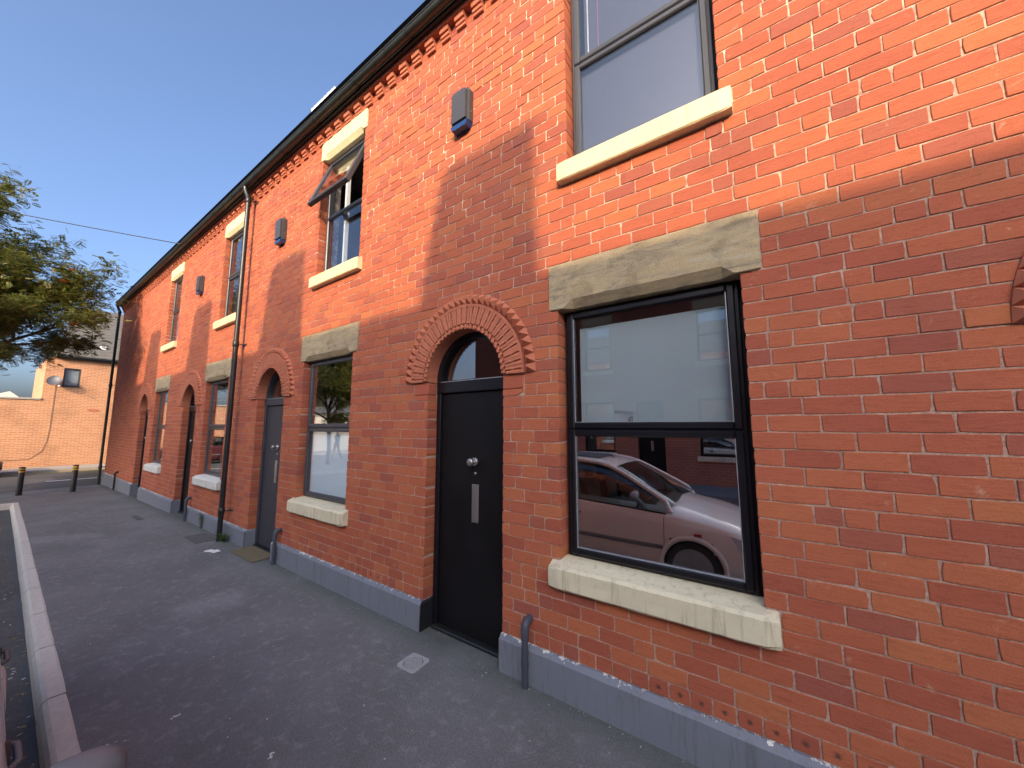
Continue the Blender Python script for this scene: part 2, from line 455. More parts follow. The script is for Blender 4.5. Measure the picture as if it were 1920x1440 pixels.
M['lamp_red'] = simple('red_lamp_lens', (.35,.02,.02), .2)
M['lamp_clear'] = simple('clear_lamp_lens', (.55,.56,.58), .15)
M['cable'] = simple('black_cable', (.02,.02,.02), .6)
M['grit'] = simple('pale_litter_bits', (.62,.60,.56), .8, var=.3, scale=70)
M['deadleaf'] = leaf_mat('dead_leaf', [(.14,.08,.03), (.22,.15,.05), (.30,.22,.08), (.09,.06,.03)], .1)
M['chimney'] = simple('zinc_rooflight', (.30,.31,.32), .5, var=.1)

# ------------------------------------------------------------------ ground
def gz(x):
    """the pavement falls a little towards the cross street"""
    return 0.0 if x > -9 else -0.12 * min(1.0, (-9 - x) / 8.0)
def kerb_y(x): return -1.815 + (1.0 - x) * 0.0112      # back edge of the kerb
BAY_END = -14.25; EDGE_X = -16.95

g = MB()
g.add([(-400,-400,-.34), (400,-400,-.34), (400,400,-.34), (-400,400,-.34)], [(0,1,2,3)])
struct(g.build('ground', M['far_road']))

pv = MB()
xs = [12, 6, 3, 1, 0, -1, -2, -3, -4, -5, -6, -7, -8, -9, -10, -11, -12, -13, BAY_END]
for a, b_ in zip(xs[:-1], xs[1:]):
    ya, yb = kerb_y(a), kerb_y(b_)
    pv.quad((b_, yb, gz(b_)), (a, ya, gz(a)), (a, .4, gz(a)), (b_, .4, gz(b_)))
for a, b_ in ((BAY_END, -15.2), (-15.2, -16.2), (-16.2, EDGE_X)):
    pv.quad((b_, -12, gz(b_)), (a, -12, gz(a)), (a, .4, gz(a)), (b_, .4, gz(b_)))
pv.quad((EDGE_X, -12, -.34), (EDGE_X, -12, gz(EDGE_X)), (EDGE_X, 9, gz(EDGE_X)), (EDGE_X, 9, -.34))
pv.quad((EDGE_X, .4, gz(EDGE_X)), (-17.05+.6, .4, gz(EDGE_X)), (-17.05+.6, 9, gz(EDGE_X)), (EDGE_X, 9, gz(EDGE_X)))
struct(pv.build('pavement', M['pavement']))

rd = MB()
RZ = -0.125
rd.quad((BAY_END+.1, -8.0, RZ+gz(BAY_END)), (-9, -8.0, RZ), (-9, -1.7, RZ), (BAY_END+.1, -1.5, RZ+gz(BAY_END)))
rd.quad((-9, -8.0, RZ), (14, -8.0, RZ), (14, -1.9, RZ), (-9, -1.7, RZ))
struct(rd.build('road', M['road']))
op = MB(); op.box(-10.3, 14, -9.45, -7.75, -.33, 0)
struct(op.build('pavement_opposite', M['pavement']))
cr = MB()
CRZ = -.235
cr.quad((-24.6, -40, CRZ), (EDGE_X+.02, -40, CRZ), (EDGE_X+.02, 30, CRZ), (-24.6, 30, CRZ))
cross = struct(cr.build('cross_road', M['far_road']))
fp = MB()
fp.box(-30, -24.5, -40, 30, -.33, -.13)
far_pav = struct(fp.build('far_pavement', M['concrete']))
k = MB(); k.box(-24.28, -24.20, -40, 30, CRZ+.0, CRZ+.006)
k.build('yellow_line', M['yellow'], cross)
for i in range(-6, 4):
    k = MB(); k.box(-20.55, -20.45, i*4-.9, i*4+1.1, CRZ, CRZ+.006); k.build('centre_dash', M['roadwhite'], cross)
k = MB()
k.box(-17.42, -17.36, -12, 9, CRZ, CRZ+.006); k.build('edge_line', M['roadwhite'], cross)

# kerb: separate stones
kerb = struct(thing('kerb', None, None, (0,0,0)))
def kerb_mesh(L, seed):
    rr = random.Random(seed); m = MB()
    prof = [(0,-.22), (0,0), (-.012,.004), (-.075,.003), (-.094,-.012), (-.106,-.045), (-.112,-.22)]
    nx = 7; vs = []
    for i in range(nx):
        x = -L*i/(nx-1)
        e = .0025 if i in (0, nx-1) else 0
        for (y, z) in prof:
            vs.append((x + (-.004 if i == 0 else .004 if i == nx-1 else 0), y + rr.uniform(-.0008,.0008) + e*(-1 if y > -.05 else 1)*.3, z + rr.uniform(-.0012,.0012) - (e if z > -.1 else 0)))
    n = len(prof); fs = []
    for i in range(nx-1):
        for j in range(n-1):
            fs.append((i*n+j, i*n+j+1, (i+1)*n+j+1, (i+1)*n+j))
    fs.append(list(range(n))); fs.append([(nx-1)*n+j for j in range(n)][::-1])
    m.add(vs, fs)
    me = bpy.data.meshes.new('kerb_stone'); me.from_pydata(m.v, [], m.f); me.materials.append(M['kerb']); me.update()
    return me
KM = [kerb_mesh(.86, i) for i in range(5)]
x = 3.2; i = 0
while x > BAY_END + .86:
    mw = Matrix.Translation((x, kerb_y(x) + random.uniform(-.0012,.0012), gz(x) + random.uniform(-.0008,.0012))) @ Matrix.Rotation(-math.atan(.0112), 4, 'Z') @ Matrix.Rotation(-.015 if x < -9 else 0, 4, 'Y')
    place('kerb_stone', KM[i % 5], kerb, mw); x -= .868; i += 1
y = kerb_y(BAY_END)
for j in range(7):     # the kerb turns across the dead end
    mw = Matrix.Translation((BAY_END + .0, y, gz(BAY_END)+.002)) @ Matrix.Rotation(math.pi/2, 4, 'Z') @ Matrix.Scale(1, 4)
    place('kerb_stone', KM[j % 5], kerb, mw); y -= .868

# ------------------------------------------------------------------ brickwork
CH = .0826; Z0 = .234; BL = .207
zc = lambda n: Z0 + n*CH
def brick_shape(L, H, D, seed, rough=1.0):
    """front outline of ten points, rounded arrises, sides: 48 triangles"""
    rr = random.Random(seed)
    a, h = L/2, H/2
    base = [(-a,-h), (-a*.35,-h), (a*.35,-h), (a,-h), (a,0), (a,h), (a*.35,h), (-a*.35,h), (-a,h), (-a,0)]
    j = .0007*rough
    out = [(x + rr.uniform(-j,j), z + rr.uniform(-j,j)) for x, z in base]
    for c in (0, 3, 5, 8):       # worn corners
        w = rr.choice((.0004, .0006, .0008, .001, .0015, .002, .003, .006)) * rough
        x, z = out[c]; out[c] = (x - math.copysign(w, x), z - math.copysign(w*.7, z))
    inn = []
    for (x, z) in out:
        d = rr.uniform(.0014, .0026)
        inn.append((x - math.copysign(min(d, abs(x)), x) * (1 if abs(x) > a*.6 else 0), z - math.copysign(d, z) * (1 if abs(z) > h*.5 else 0)))
    vs = [(x, rr.uniform(-.0007,.0007), z) for x, z in inn] + [(x, .0022 + rr.uniform(-.0005,.0005), z) for x, z in out] + [(x, D, z) for x, z in out]
    n = 10
    fs = [list(range(n))]
    for i in range(n):
        k2 = (i+1) % n
        fs.append((i, i+n, k2+n, k2)); fs.append((i+n, i+2*n, k2+2*n, k2+n))
    return np.array(vs), [tuple(f[::-1]) for f in fs]
BD = .122
STR = [brick_shape(BL-.0062, CH-.0058, BD, s) for s in range(24)]
HEAD = [brick_shape(BL/2-.0062, CH-.0058, BD, 100+s) for s in range(12)]
def shape_mesh(sh, m, nm='brick'):
    me = bpy.data.meshes.new(nm); me.from_pydata([tuple(v) for v in sh[0]], [], sh[1]); me.materials.append(m); me.update()
    return me
STR_M = [shape_mesh(s, M['brick']) for s in STR]; HEAD_M = [shape_mesh(s, M['brick']) for s in HEAD]
PLUG_M = [shape_mesh(s, M['brick_plug']) for s in HEAD]
RC = cam.rotation_euler.to_matrix().transposed()
def on_screen(p):
    q = RC @ (Vector(p) - CAM)
    if q.z > -.05: return None
    u = 960 + FPX*q.x/-q.z; v = 720 - FPX*q.y/-q.z
    return (u, v, -q.z)

def lay_bricks(x0, x1, holes, nmax=65, seed=0):
    """returns [(x centre, z centre, length)], holes: fn(course) -> list of (a,b)"""
    rr = random.Random(seed); out = []
    for n in range(nmax):
        hs = sorted(holes(n)); iv = []; a = x0
        for (h0, h1) in hs:
            if h0 > a: iv.append((a, min(h0, x1)))
            a = max(a, h1)
        if a < x1: iv.append((a, x1))
        head = (n == 0)
        pitch = BL/2 if head else BL
        ph = (0 if n % 2 else pitch/2) + rr.uniform(-.022, .022) + (.03 if n % 3 == 0 else 0)
        for (a, b) in iv:
            if b - a < .02: continue
            cuts = [a]
            k0 = math.ceil((a - ph)/pitch); x = ph + k0*pitch
            while x < b:
                xx = x + rr.uniform(-.006,.006)
                if not head and rr.random() < .10 and xx - BL/2 - cuts[-1] > .09 and b - xx > .1: cuts.append(xx - BL/2 + rr.uniform(-.006,.006))
                if xx - cuts[-1] > .045 and b - xx > .045: cuts.append(xx)
                x += pitch
            cuts.append(b)
            for c0, c1 in zip(cuts[:-1], cuts[1:]):
                if c1 - c0 > BL*1.18:
                    mid = (c0+c1)/2; out.append(((c0+mid)/2, zc(n)+CH/2, mid-c0, n)); out.append(((mid+c1)/2, zc(n)+CH/2, c1-mid, n))
                else: out.append(((c0+c1)/2, zc(n)+CH/2, c1-c0, n))
    return out

def brickwork(bricks, parent, plugs=False, seed=0, keep=300):
    rr = random.Random(seed)
    score = []
    for i, (x, z, L, n) in enumerate(bricks):
        s = on_screen((x, 0, z))
        vis = s is not None and -40 < s[0] < 1960 and -40 < s[1] < 1480
        score.append((-(L*FPX*2/s[2]**2 if False else FPX*FPX/s[2]**2*L) if vis else 1e3 + abs(x), i))
    score.sort()
    single = {i for sc, i in score[:keep] if sc < 0}
    V = []; Fs = []; off = 0
    for i, (x, z, L, n) in enumerate(bricks):
        half = L < BL*.72
        lib = HEAD if half else STR
        nom = (BL/2 if half else BL)
        k = rr.randrange(len(lib)); sx = (L - .0062)/(nom - .0062); flip = rr.choice((1,-1))
        dy = rr.uniform(-.0016,.0016) + (rr.random() < .05)*rr.uniform(-.003,.002); ry = rr.gauss(0, .0035)
        dz = rr.uniform(-.001,.001)
        if i in single:
            me = (PLUG_M if (plugs and n == 0 and half) else HEAD_M if half else STR_M)[k]
            mw = Matrix.Translation((x, dy, z+dz)) @ Matrix.Rotation(ry, 4, 'Y') @ Matrix.Rotation(rr.gauss(0,.006), 4, 'Z') @ Matrix.Diagonal((sx, 1, 1, 1))
            place('brick', me, parent, mw)
        else:
            v = lib[k][0].copy(); v[:,0] *= sx
            c, s_ = math.cos(ry), math.sin(ry)
            xx = v[:,0]*c + v[:,2]*s_; zz = -v[:,0]*s_ + v[:,2]*c
            V.append(np.stack([xx + x, v[:,1] + dy, zz + z + dz], 1))
            Fs += [[off + q for q in f] for f in lib[k][1]]; off += len(v)
    if V:
        me = bpy.data.meshes.new('bricks'); me.from_pydata([tuple(p) for p in np.concatenate(V)], [], Fs)
        me.materials.append(M['brick']); me.update()
        o = place('bricks', me, parent); o['kind'] = 'stuff'

def stone(name, x0, x1, z0, z1, y0, y1, m, parent, seed, chamfer=.012, jit=.004, slope=0.0, rebate=None):
    """hand-dressed stone: lofted along x with wandering arrises; slope tips the weathering of a sill"""
    nx = max(9, int((x1-x0)/.055)); vs = []
    for i in range(nx):
        t = i/(nx-1); x = x0 + (x1-x0)*t
        e = chamfer*.8 if i in (0, nx-1) else 0
        c = chamfer
        prof = [(y0, z0+c), (y0, (z0+z1)/2), (y0, z1-c), (y0+c, z1), ((y0+y1)/2, z1+slope*.5), (y1, z1+slope), (y1, z0), (y0+c, z0)]
        if rebate and rebate[0] < x < rebate[1]:
            prof = [(y0, z0+.055), (y0, (z0+z1)/2), (y0, z1-c), (y0+c, z1), ((y0+y1)/2, z1), (y1, z1), (y1, z0), (y0+.04, z0)]
        for q, (y, z) in enumerate(prof):
            nv = noise.noise_vector(Vector((x*9 + seed*7.3, y*9, z*9 + q*.35)))
            nf = noise.noise_vector(Vector((x*45 + seed, y*40, z*40 + q)))
            k = jit if q not in (5, 6) else 0
            vs.append((x + (nv.x*k*.6 if 0 < i < nx-1 else nf.x*k), y + k*(nv.y*.8 + nf.y*.5) + (e if q < 3 else 0),
                       z + k*(nv.z*.8 + nf.z*.6) + (e if q in (0,7) else -e if q in (2,3) else 0)))
    n = 8; fs = []
    for i in range(nx-1):
        for j in range(n):
            fs.append((i*n+j, (i+1)*n+j, (i+1)*n+(j+1) % n, i*n+(j+1) % n))
    fs.append(list(range(n))); fs.append([(nx-1)*n+j for j in range(n)][::-1])
    b = MB(); b.add(vs, fs)
    return b.build(name, m, parent)

# arch pieces, built once round the origin, pointing up (radial = z)
RI, RO, RT = .409, .615, .700
NV, NT = 29, 31
def voussoir_mesh():
    b = MB(); w0 = math.pi*RI/NV/2; w1 = math.pi*RO/NV/2
    def wedge(r0, r1, y0, y1, f0=0.0, f1=1.0):   # between lateral fractions
        W = lambda r: math.pi*r/NV
        xa0, xb0 = (f0-.5)*W(r0), (f1-.5)*W(r0); xa1, xb1 = (f0-.5)*W(r1), (f1-.5)*W(r1)
        b.add([(xa0,y0,r0),(xb0,y0,r0),(xb1,y0,r1),(xa1,y0,r1),(xa0,y1,r0),(xb0,y1,r0),(xb1,y1,r1),(xa1,y1,r1)],
              [(0,1,2,3),(7,6,5,4),(0,4,5,1),(1,5,6,2),(2,6,7,3),(3,7,4,0)])
    wedge(RI, RO, -.006, .10)
    wedge(.455, RO-.018, -.026, -.0062, .02, .41)
    wedge(.455, RO-.018, -.026, -.0062, .59, .98)
    wedge(RO-.0178, RO, -.028, -.0062, 0, 1)
    wedge(.520, .528, -.026, -.0062, .4102, .5898)
    wedge(RI+.002, .448, -.024, -.0062, .20, .80)
    me = bpy.data.meshes.new('voussoir'); me.from_pydata(b.v, [], b.f); me.materials.append(M['terracotta']); me.update()
    return me
def tooth_mesh():
    w = math.pi*(RO+.02)/NT/2*.96; b = MB()
    b.add([(-w,-.006,RO+.002), (w,-.006,RO+.002), (w*1.08,-.006,RT), (-w*1.08,-.006,RT), (0,-.052,(RO+RT)/2+.004),
           (-w,.05,RO+.002), (w,.05,RO+.002), (w*1.08,.05,RT), (-w*1.08,.05,RT)],
          [(0,1,4),(1,2,4),(2,3,4),(3,0,4),(0,5,6,1),(1,6,7,2),(2,7,8,3),(3,8,5,0)])
    me = bpy.data.meshes.new('dogtooth'); me.from_pydata(b.v, [], b.f); me.materials.append(M['terracotta']); me.update()
    return me
def bead_mesh():
    b = MB(); b.tube([(0,-.012,RI+.012), (0,-.034,RI+.014), (0,-.040,RI+.016)], [.0135,.0125,.006], 8)
    me = bpy.data.meshes.new('bead'); me.from_pydata(b.v, [], b.f); me.materials.append(M['terracotta']); me.update()
    return me
VM, TM, BM_ = voussoir_mesh(), tooth_mesh(), bead_mesh()
SPR = zc(22)

def arch(cx, parent):
    a = bpy.data.objects.new('arch', None); COL.objects.link(a); a.parent = parent
    a.matrix_parent_inverse = Matrix.Translation(-WORLD[parent.name]); a.location = (cx, 0, SPR); WORLD[a.name] = Vector((0,0,0)); a.empty_display_size = .1
    T0 = Matrix.Identity(4)
    for i in range(NV):
        th = math.pi*(i+.5)/NV - math.pi/2
        r = Matrix.Rotation(th + random.gauss(0,.002), 4, 'Y')
        place('voussoir', VM, a, r @ Matrix.Translation((0, random.uniform(-.0015,.0015), 0)))
        place('bead', BM_, a, Matrix.Rotation(th + math.pi/NV*.5, 4, 'Y')) if i < NV-1 else None
    for i in range(NT):
        th = math.pi*(i+.5)/NT - math.pi/2
        place('dogtooth', TM, a, Matrix.Rotation(th, 4, 'Y') @ Matrix.Translation((0, random.uniform(-.002,.001), random.uniform(-.002,.002))))
    # soffit bricks under the arch
    V = MB(); ns = 19
    for i in range(ns):
        t0 = math.pi*(i+.06)/ns; t1 = math.pi*(i+.94)/ns
        for (ya, yb) in ((.1015, .1185),):
            P = lambda t, r, y: (r*math.cos(t), y, r*math.sin(t))
            V.add([P(t0,RI+.002,ya),P(t1,RI+.002,ya),P(t1,RI+.002,yb),P(t0,RI+.002,yb),P(t0,RI+.06,ya),P(t1,RI+.06,ya),P(t1,RI+.06,yb),P(t0,RI+.06,yb)],
                  [(0,1,2,3),(0,4,5,1),(3,2,6,7),(0,3,7,4),(1,5,6,2)])
    o = V.build('soffit_bricks', M['brick'], a); o['kind'] = 'stuff'
    return a

def room(b, x0, x1, z0, z1, d0=.24, d1=2.4):
    b.quad((x0,d1,z0),(x1,d1,z0),(x1,d1,z1),(x0,d1,z1))
    b.quad((x0,d0,z0),(x0,d1,z0),(x0,d1,z1),(x0,d0,z1)); b.quad((x1,d0,z0),(x1,d0,z1),(x1,d1,z1),(x1,d1,z0))
    b.quad((x0,d0,z0),(x1,d0,z0),(x1,d1,z0),(x0,d1,z0)); b.quad((x0,d0,z1),(x0,d1,z1),(x1,d1,z1),(x1,d0,z1))

def ring_frame(b, x0, x1, z0, z1, w, y0, y1, bev=.006, wb=None):
    """four mitred-looking bars, stiles run through, rails butt between them"""
    wb = wb or w
    b.box(x0, x0+w, y0, y1, z0, z1, bev); b.box(x1-w, x1, y0, y1, z0, z1, bev)
    b.box(x0+w, x1-w, y0+.0005, y1-.0005, z1-w, z1, bev); b.box(x0+w, x1-w, y0+.0005, y1-.0005, z0, z0+wb, bev)

def window(parent, L, Rr, z0, z1, zt, fm, gm, behind_up=None, behind_low=None, open_top=False, seed=0, cord=False, slats=False):
    w = bpy.data.objects.new('window', None); COL.objects.link(w); w.parent = parent
    w.matrix_parent_inverse = Matrix.Translation(-WORLD[parent.name]); WORLD[w.name] = Vector((0,0,0)); w.empty_display_size = .1
    yf = .085
    b = MB(); L2, R2 = L+.012, Rr-.012
    ring_frame(b, L2, R2, z0+.004, z1-.004, .034, yf, yf+.07)
    b.box(L2+.034, R2-.034, yf+.002, yf+.068, zt-.017, zt+.017, .004)
    b.build('frame', fm, w)
    # dark sealant gap round the frame
    b = MB(); ring_frame(b, L+.0015, Rr-.0015, z0+.001, z1-.0015, .0105, yf+.02, yf+.05, 0); b.build('seal', M['gasket'], w)
    def sash(xa, xb, za, zb, name, T=None, gmat=gm, wd=.042):
        b = MB(); ring_frame(b, xa, xb, za, zb, wd, yf-.014, yf+.045, .008)
        o = b.build(name, fm, w)
        p = MB(); p.box(xa+wd-.004, xb-wd+.004, yf+.004, yf+.010, za+wd-.004, zb-wd+.004); q = p.build('pane', gmat, w)
        e = MB()
        for (a1, a2, c1, c2) in ((xa+wd, xa+wd+.004, za+wd, zb-wd), (xb-wd-.004, xb-wd, za+wd, zb-wd)):
            e.box(a1, a2, yf-.006, yf+.0035, c1, c2)
        e.box(xa+wd+.004, xb-wd-.004, yf-.006, yf+.0035, za+wd, za+wd+.004)
        r = e.build('glazing_bead', M['gasket_pale'] if fm is M['frame'] else fm, w)
        if T is not None:
            for ob in (o, q, r): ob.matrix_basis = T
    xa, xb = L2+.020, R2-.020
    T = None
    if open_top:
        piv = Vector(((xa+xb)/2, yf-.0, z1-.035))
        T = Matrix.Translation((0, .0, -.0)) @ Matrix.Translation(piv) @ Matrix.Rotation(-R(21), 4, 'X') @ Matrix.Translation(-piv)
    sash(xa, xb, zt+.004, z1-.020, 'upper_sash', T, M['glass_clear'] if (open_top or behind_up is M['blind']) else gm)
    sash(xa, xb, z0+.020, zt-.004, 'lower_sash', None, M['glass_film'] if behind_low is M['blind_pale'] else gm)
    if behind_up:
        b = MB(); n = 1; b.box(xa+.055, xb-.03, yf+.075, yf+.078, zt-.01, z1-.115); b.build('blind', behind_up, w)
    if behind_low:
        b = MB(); b.box(xa+.03, xb-.03, yf+.046, yf+.048, z0+.03, zt-.02); b.build('film', behind_low, w)
    if slats:
        for i in range(17):
            zz = zt+.06 + i*(z1-zt-.16)/16; b = MB()
            b.add([(xa+.06,yf+.075,zz),(xb-.05,yf+.075,zz),(xb-.05,yf+.092,zz+.016),(xa+.06,yf+.092,zz+.016),(xa+.06,yf+.075,zz+.002),(xb-.05,yf+.075,zz+.002)], [(0,1,2,3),(4,5,1,0)])
            b.build('slat', M['white'], w)
    if cord:
        b = MB(); b.box(xa+.085, xa+.091, yf+.06, yf+.066, z0+.03, z1-.05); b.build('blind_cord', M['white'], w)
        b = MB(); b.tube([(xa+.165, yf+.06, z0+.03), (xa+.17, yf+.06, z1-.05)], .0022, 5); b.build('blind_cord', M['pink'], w)
    return w

def door(parent, L, Rr, dm, hinge=1, hardware=True):
    d = bpy.data.objects.new('door', None); COL.objects.link(d); d.parent = parent
    d.matrix_parent_inverse = Matrix.Translation(-WORLD[parent.name]); WORLD[d.name] = Vector((0,0,0)); d.empty_display_size = .1
    cx = (L+Rr)/2; y0 = .12; zl = 1.955; zs = SPR; gx = (L+Rr)/2
    gb = gz(cx)
    fm = M['frame'] if dm is M['door_black'] else M['door_slate']
    b = MB(); b.box(L+.003, L+.052, y0-.02, y0+.07, gb+.003, zl, .006); b.box(Rr-.052, Rr-.003, y0-.02, y0+.07, gb+.003, zl, .006)
    b.box(L+.003, Rr-.003, y0-.024, y0+.07, zl, zs+.012, .006)
    # semicircular fanlight bar
    n = 24; r1 = (Rr-L)/2-.003; r0 = r1-.05
    for i in range(n):
        t0, t1 = math.pi*i/n, math.pi*(i+1)/n
        P = lambda t, r, y: (gx + r*math.cos(t), y, zs+.012 + r*math.sin(t))
        b.add([P(t0,r0,y0-.02),P(t1,r0,y0-.02),P(t1,r1,y0-.02),P(t0,r1,y0-.02),P(t0,r0,y0+.07),P(t1,r0,y0+.07),P(t1,r1,y0+.07),P(t0,r1,y0+.07)],
              [(3,2,1,0),(0,1,5,4),(2,3,7,6)])
    b.build('frame', fm, d)
    f = MB(); pts = [(gx + r0*1.01*math.cos(math.pi*i/n), zs+.010 + r0*1.01*math.sin(math.pi*i/n)) for i in range(n+1)]
    f.prism(pts, 'y', y0+.015, y0+.021); f.build('fanlight', M['glass_film'], d)
    e = MB(); e.box(L+.055, Rr-.055, y0-.026, y0-.0245, zs+.000, zs+.006); e.build('fanlight_bead', M['gasket_pale'], d)
    lf = MB(); lf.box(L+.054, Rr-.054, y0+.004, y0+.05, gb+.028, zl-.004, .003); leaf = lf.build('leaf', dm, d)
    t = MB(); t.box(L+.02, Rr-.02, y0-.05, y0+.06, gb-.02, gb+.024, .006); t.build('threshold', M['iron'], d)
    if hardware:
        s_ = M['steel']; kx = cx+.035
        h = MB(); h.tube([(kx,y0+.004,1.375),(kx,y0-.012,1.375),(kx,y0-.014,1.375)], [.034,.034,.028], 24)
        h.tube([(kx,y0-.010,1.375),(kx,y0-.045,1.375)], .014, 16)
        h.tube([(kx,y0-.042,1.375),(kx,y0-.048,1.375),(kx,y0-.062,1.375),(kx,y0-.068,1.375),(kx,y0-.069,1.375)], [.022,.031,.032,.027,.001], 28); h.build('knob', s_, d)
        h = MB(); h.tube([(kx+.008,y0+.004,1.283),(kx+.008,y0-.004,1.283),(kx+.008,y0-.006,1.283)], [.011,.011,.008], 16); h.build('lock', s_, d)
        h = MB(); h.box(cx+.012, cx+.082, y0-.006, y0+.0045, .895, 1.195, .003); h.box(cx+.027, cx+.067, y0-.0085, y0-.0055, .915, 1.175, .002)
        h.box(cx+.036, cx+.058, y0-.011, y0-.008, .926, .932); h.build('letter_plate', s_, d)
    return d

FASC_Z = 5.505
HOLES = []; WALLS = []
def house(name, label, x0, x1, W=None, U=None, D=None, Llin=None, cfg=None, seed=0, end=False, plugs=False, right_extra=0):
    cfg = cfg or {}
    h = thing(name, label, 'house', ((x0+x1)/2, 0, gz((x0+x1)/2)), 'terraced houses along the pavement')
    holes_r = []
    if W: holes_r += [(W[0], W[1], 7, 27), (W[0]-.068, W[1]+.062, 5, 7), (Llin[0], Llin[1], 27, 31)]
    if U: holes_r += [(U[0], U[1], 40, 59), (U[0]-.062, U[1]+.066, 38, 40), (U[0]-.035, U[1]+.05, 59, 62)]
    if D: holes_r += [(D[0], D[1], 0, 22), (D[0]-.195, D[0], 20, 22), (D[1], D[1]+.195, 20, 22)]
    cx = (D[0]+D[1])/2 if D else None
    def holes(n):
        r = [(a, b) for a, b, n0, n1 in holes_r if n0 <= n < n1]
        if D and n >= 22:
            zt = zc(n+1)-.02 - SPR
            if zt < RT: r.append((cx - math.sqrt(RT**2 - zt**2) + .004, cx + math.sqrt(RT**2 - zt**2) - .004))
        return r
    # mortar-faced core with real openings
    E_ = .0095; Y = .0042; b = MB()
    ops = []
    if W: ops.append((W[0]-E_, W[1]+E_, zc(7)-.02, zc(27)+.08))
    if U: ops.append((U[0]-E_, U[1]+E_, zc(40)-.02, zc(59)+.08))
    if D: ops.append((D[0]-E_, D[1]+E_, -.2, SPR)); ops.append((cx-.46, cx+.46, SPR, SPR+.46))
    X = sorted({x0, x1, *[v for o in ops for v in o[:2]]}); Z = sorted({-.25, FASC_Z+.1, *[v for o in ops for v in o[2:]]})
    inside = lambda x, z: any(o[0] < x < o[1] and o[2] < z < o[3] for o in ops)
    for xa, xb in zip(X[:-1], X[1:]):
        for za, zb in zip(Z[:-1], Z[1:]):
            if inside((xa+xb)/2, (za+zb)/2): continue
            b.quad((xa,Y,za),(xb,Y,za),(xb,Y,zb),(xa,Y,zb))
    for (a, c, z0, z1) in ops[:]:
        if D and z1 == SPR+.46 and a == cx-.46: continue
        b.quad((a,Y,z0),(a,.26,z0),(a,.26,z1),(a,Y,z1)); b.quad((c,Y,z0),(c,Y,z1),(c,.26,z1),(c,.26,z0))
        if not (D and z1 == SPR): b.quad((a,Y,z1),(a,.26,z1),(c,.26,z1),(c,Y,z1)); b.quad((a,Y,z0),(c,Y,z0),(c,.26,z0),(a,.26,z0))
    if D:
        n = 20; rr_ = RI+.0042
        for i in range(n):
            t0, t1 = math.pi*i/n, math.pi*(i+1)/n
            sq = lambda t: .46/max(abs(math.cos(t)), abs(math.sin(t)))
            p0 = (cx+rr_*math.cos(t0), SPR+rr_*math.sin(t0)); p1 = (cx+rr_*math.cos(t1), SPR+rr_*math.sin(t1))
            q0 = (cx+sq(t0)*math.cos(t0), SPR+sq(t0)*math.sin(t0)); q1 = (cx+sq(t1)*math.cos(t1), SPR+sq(t1)*math.sin(t1))
            b.quad((p0[0],Y,p0[1]),(q0[0],Y,q0[1]),(q1[0],Y,q1[1]),(p1[0],Y,p1[1]))
            b.quad((p0[0],Y,p0[1]),(p1[0],Y,p1[1]),(p1[0],.26,p1[1]),(p0[0],.26,p0[1]))
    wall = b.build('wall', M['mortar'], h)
    if end:
        q = MB(); q.box(x0+.002, x0+.22, .006, 8, -.25, FASC_Z+.1); q.build('gable_wall', M['far_brick'], h)
    q = MB(); q.box(x0+.23, x1, 7.8, 8, -.25, FASC_Z+.1); q.build('rear_wall', M['opp_brick'], h)
    WORLD[wall.name] = Vector((0,0,0))
    HOLES.append(holes); WALLS.append((x0, x1, wall, plugs, seed))
    # courses above: dentils
    nd = int(round((x1-x0)/.2074))
    for i in range(nd):
        xd = x0 + (i+.5)*(x1-x0)/nd
        place('dentil', DENT, wall, Matrix.Translation((xd, random.uniform(-.003,.002), zc(62)-.010 + random.uniform(-.002,.002))))
    c = MB(); c.box(x0+.001, x1-.001, -.074, .004, FASC_Z-.040, FASC_Z-.002, .004); c.build('cornice', M['terracotta'], h)
    # rooms behind the openings
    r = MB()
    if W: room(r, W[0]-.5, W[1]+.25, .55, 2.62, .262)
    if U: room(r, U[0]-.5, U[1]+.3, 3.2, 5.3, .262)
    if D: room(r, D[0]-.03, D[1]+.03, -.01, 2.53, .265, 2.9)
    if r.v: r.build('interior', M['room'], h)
    if W:
        stone('lintel', Llin[0]+.003, Llin[1]-.003, zc(27)+.002, zc(31)-.005, -.014, .22, M['sandstone'], h, seed+1, .006, .004, rebate=(W[0]+.07, W[1]-.05))
        stone('sill', W[0]-.066, W[1]+.060, zc(5)+.004, zc(7)-.018, -.072, .10, cfg.get('sill', M['cream_low']), h, seed+2, .016, .005, slope=.026)
        wd = window(h, W[0], W[1], zc(7)+.006, zc(27)+.004, 1.645, cfg.get('frame', M['frame']), M['glass'], cfg.get('blind_up'), cfg.get('film'), False, seed, False, cfg.get('slats', False))
        if cfg.get('catch'):
            k_ = MB(); xc = W[0]+.43; k_.tube([(xc,.150,1.70),(xc,.145,1.725)], .012, 10); k_.tube([(xc+.003,.145,1.725),(xc+.02,.14,1.755)], .003, 6); k_.tube([(xc+.008,.14,1.755),(xc-.10,.14,1.768)], .0035, 6)
            k_.build('catch', M['gasket_pale'], wd)
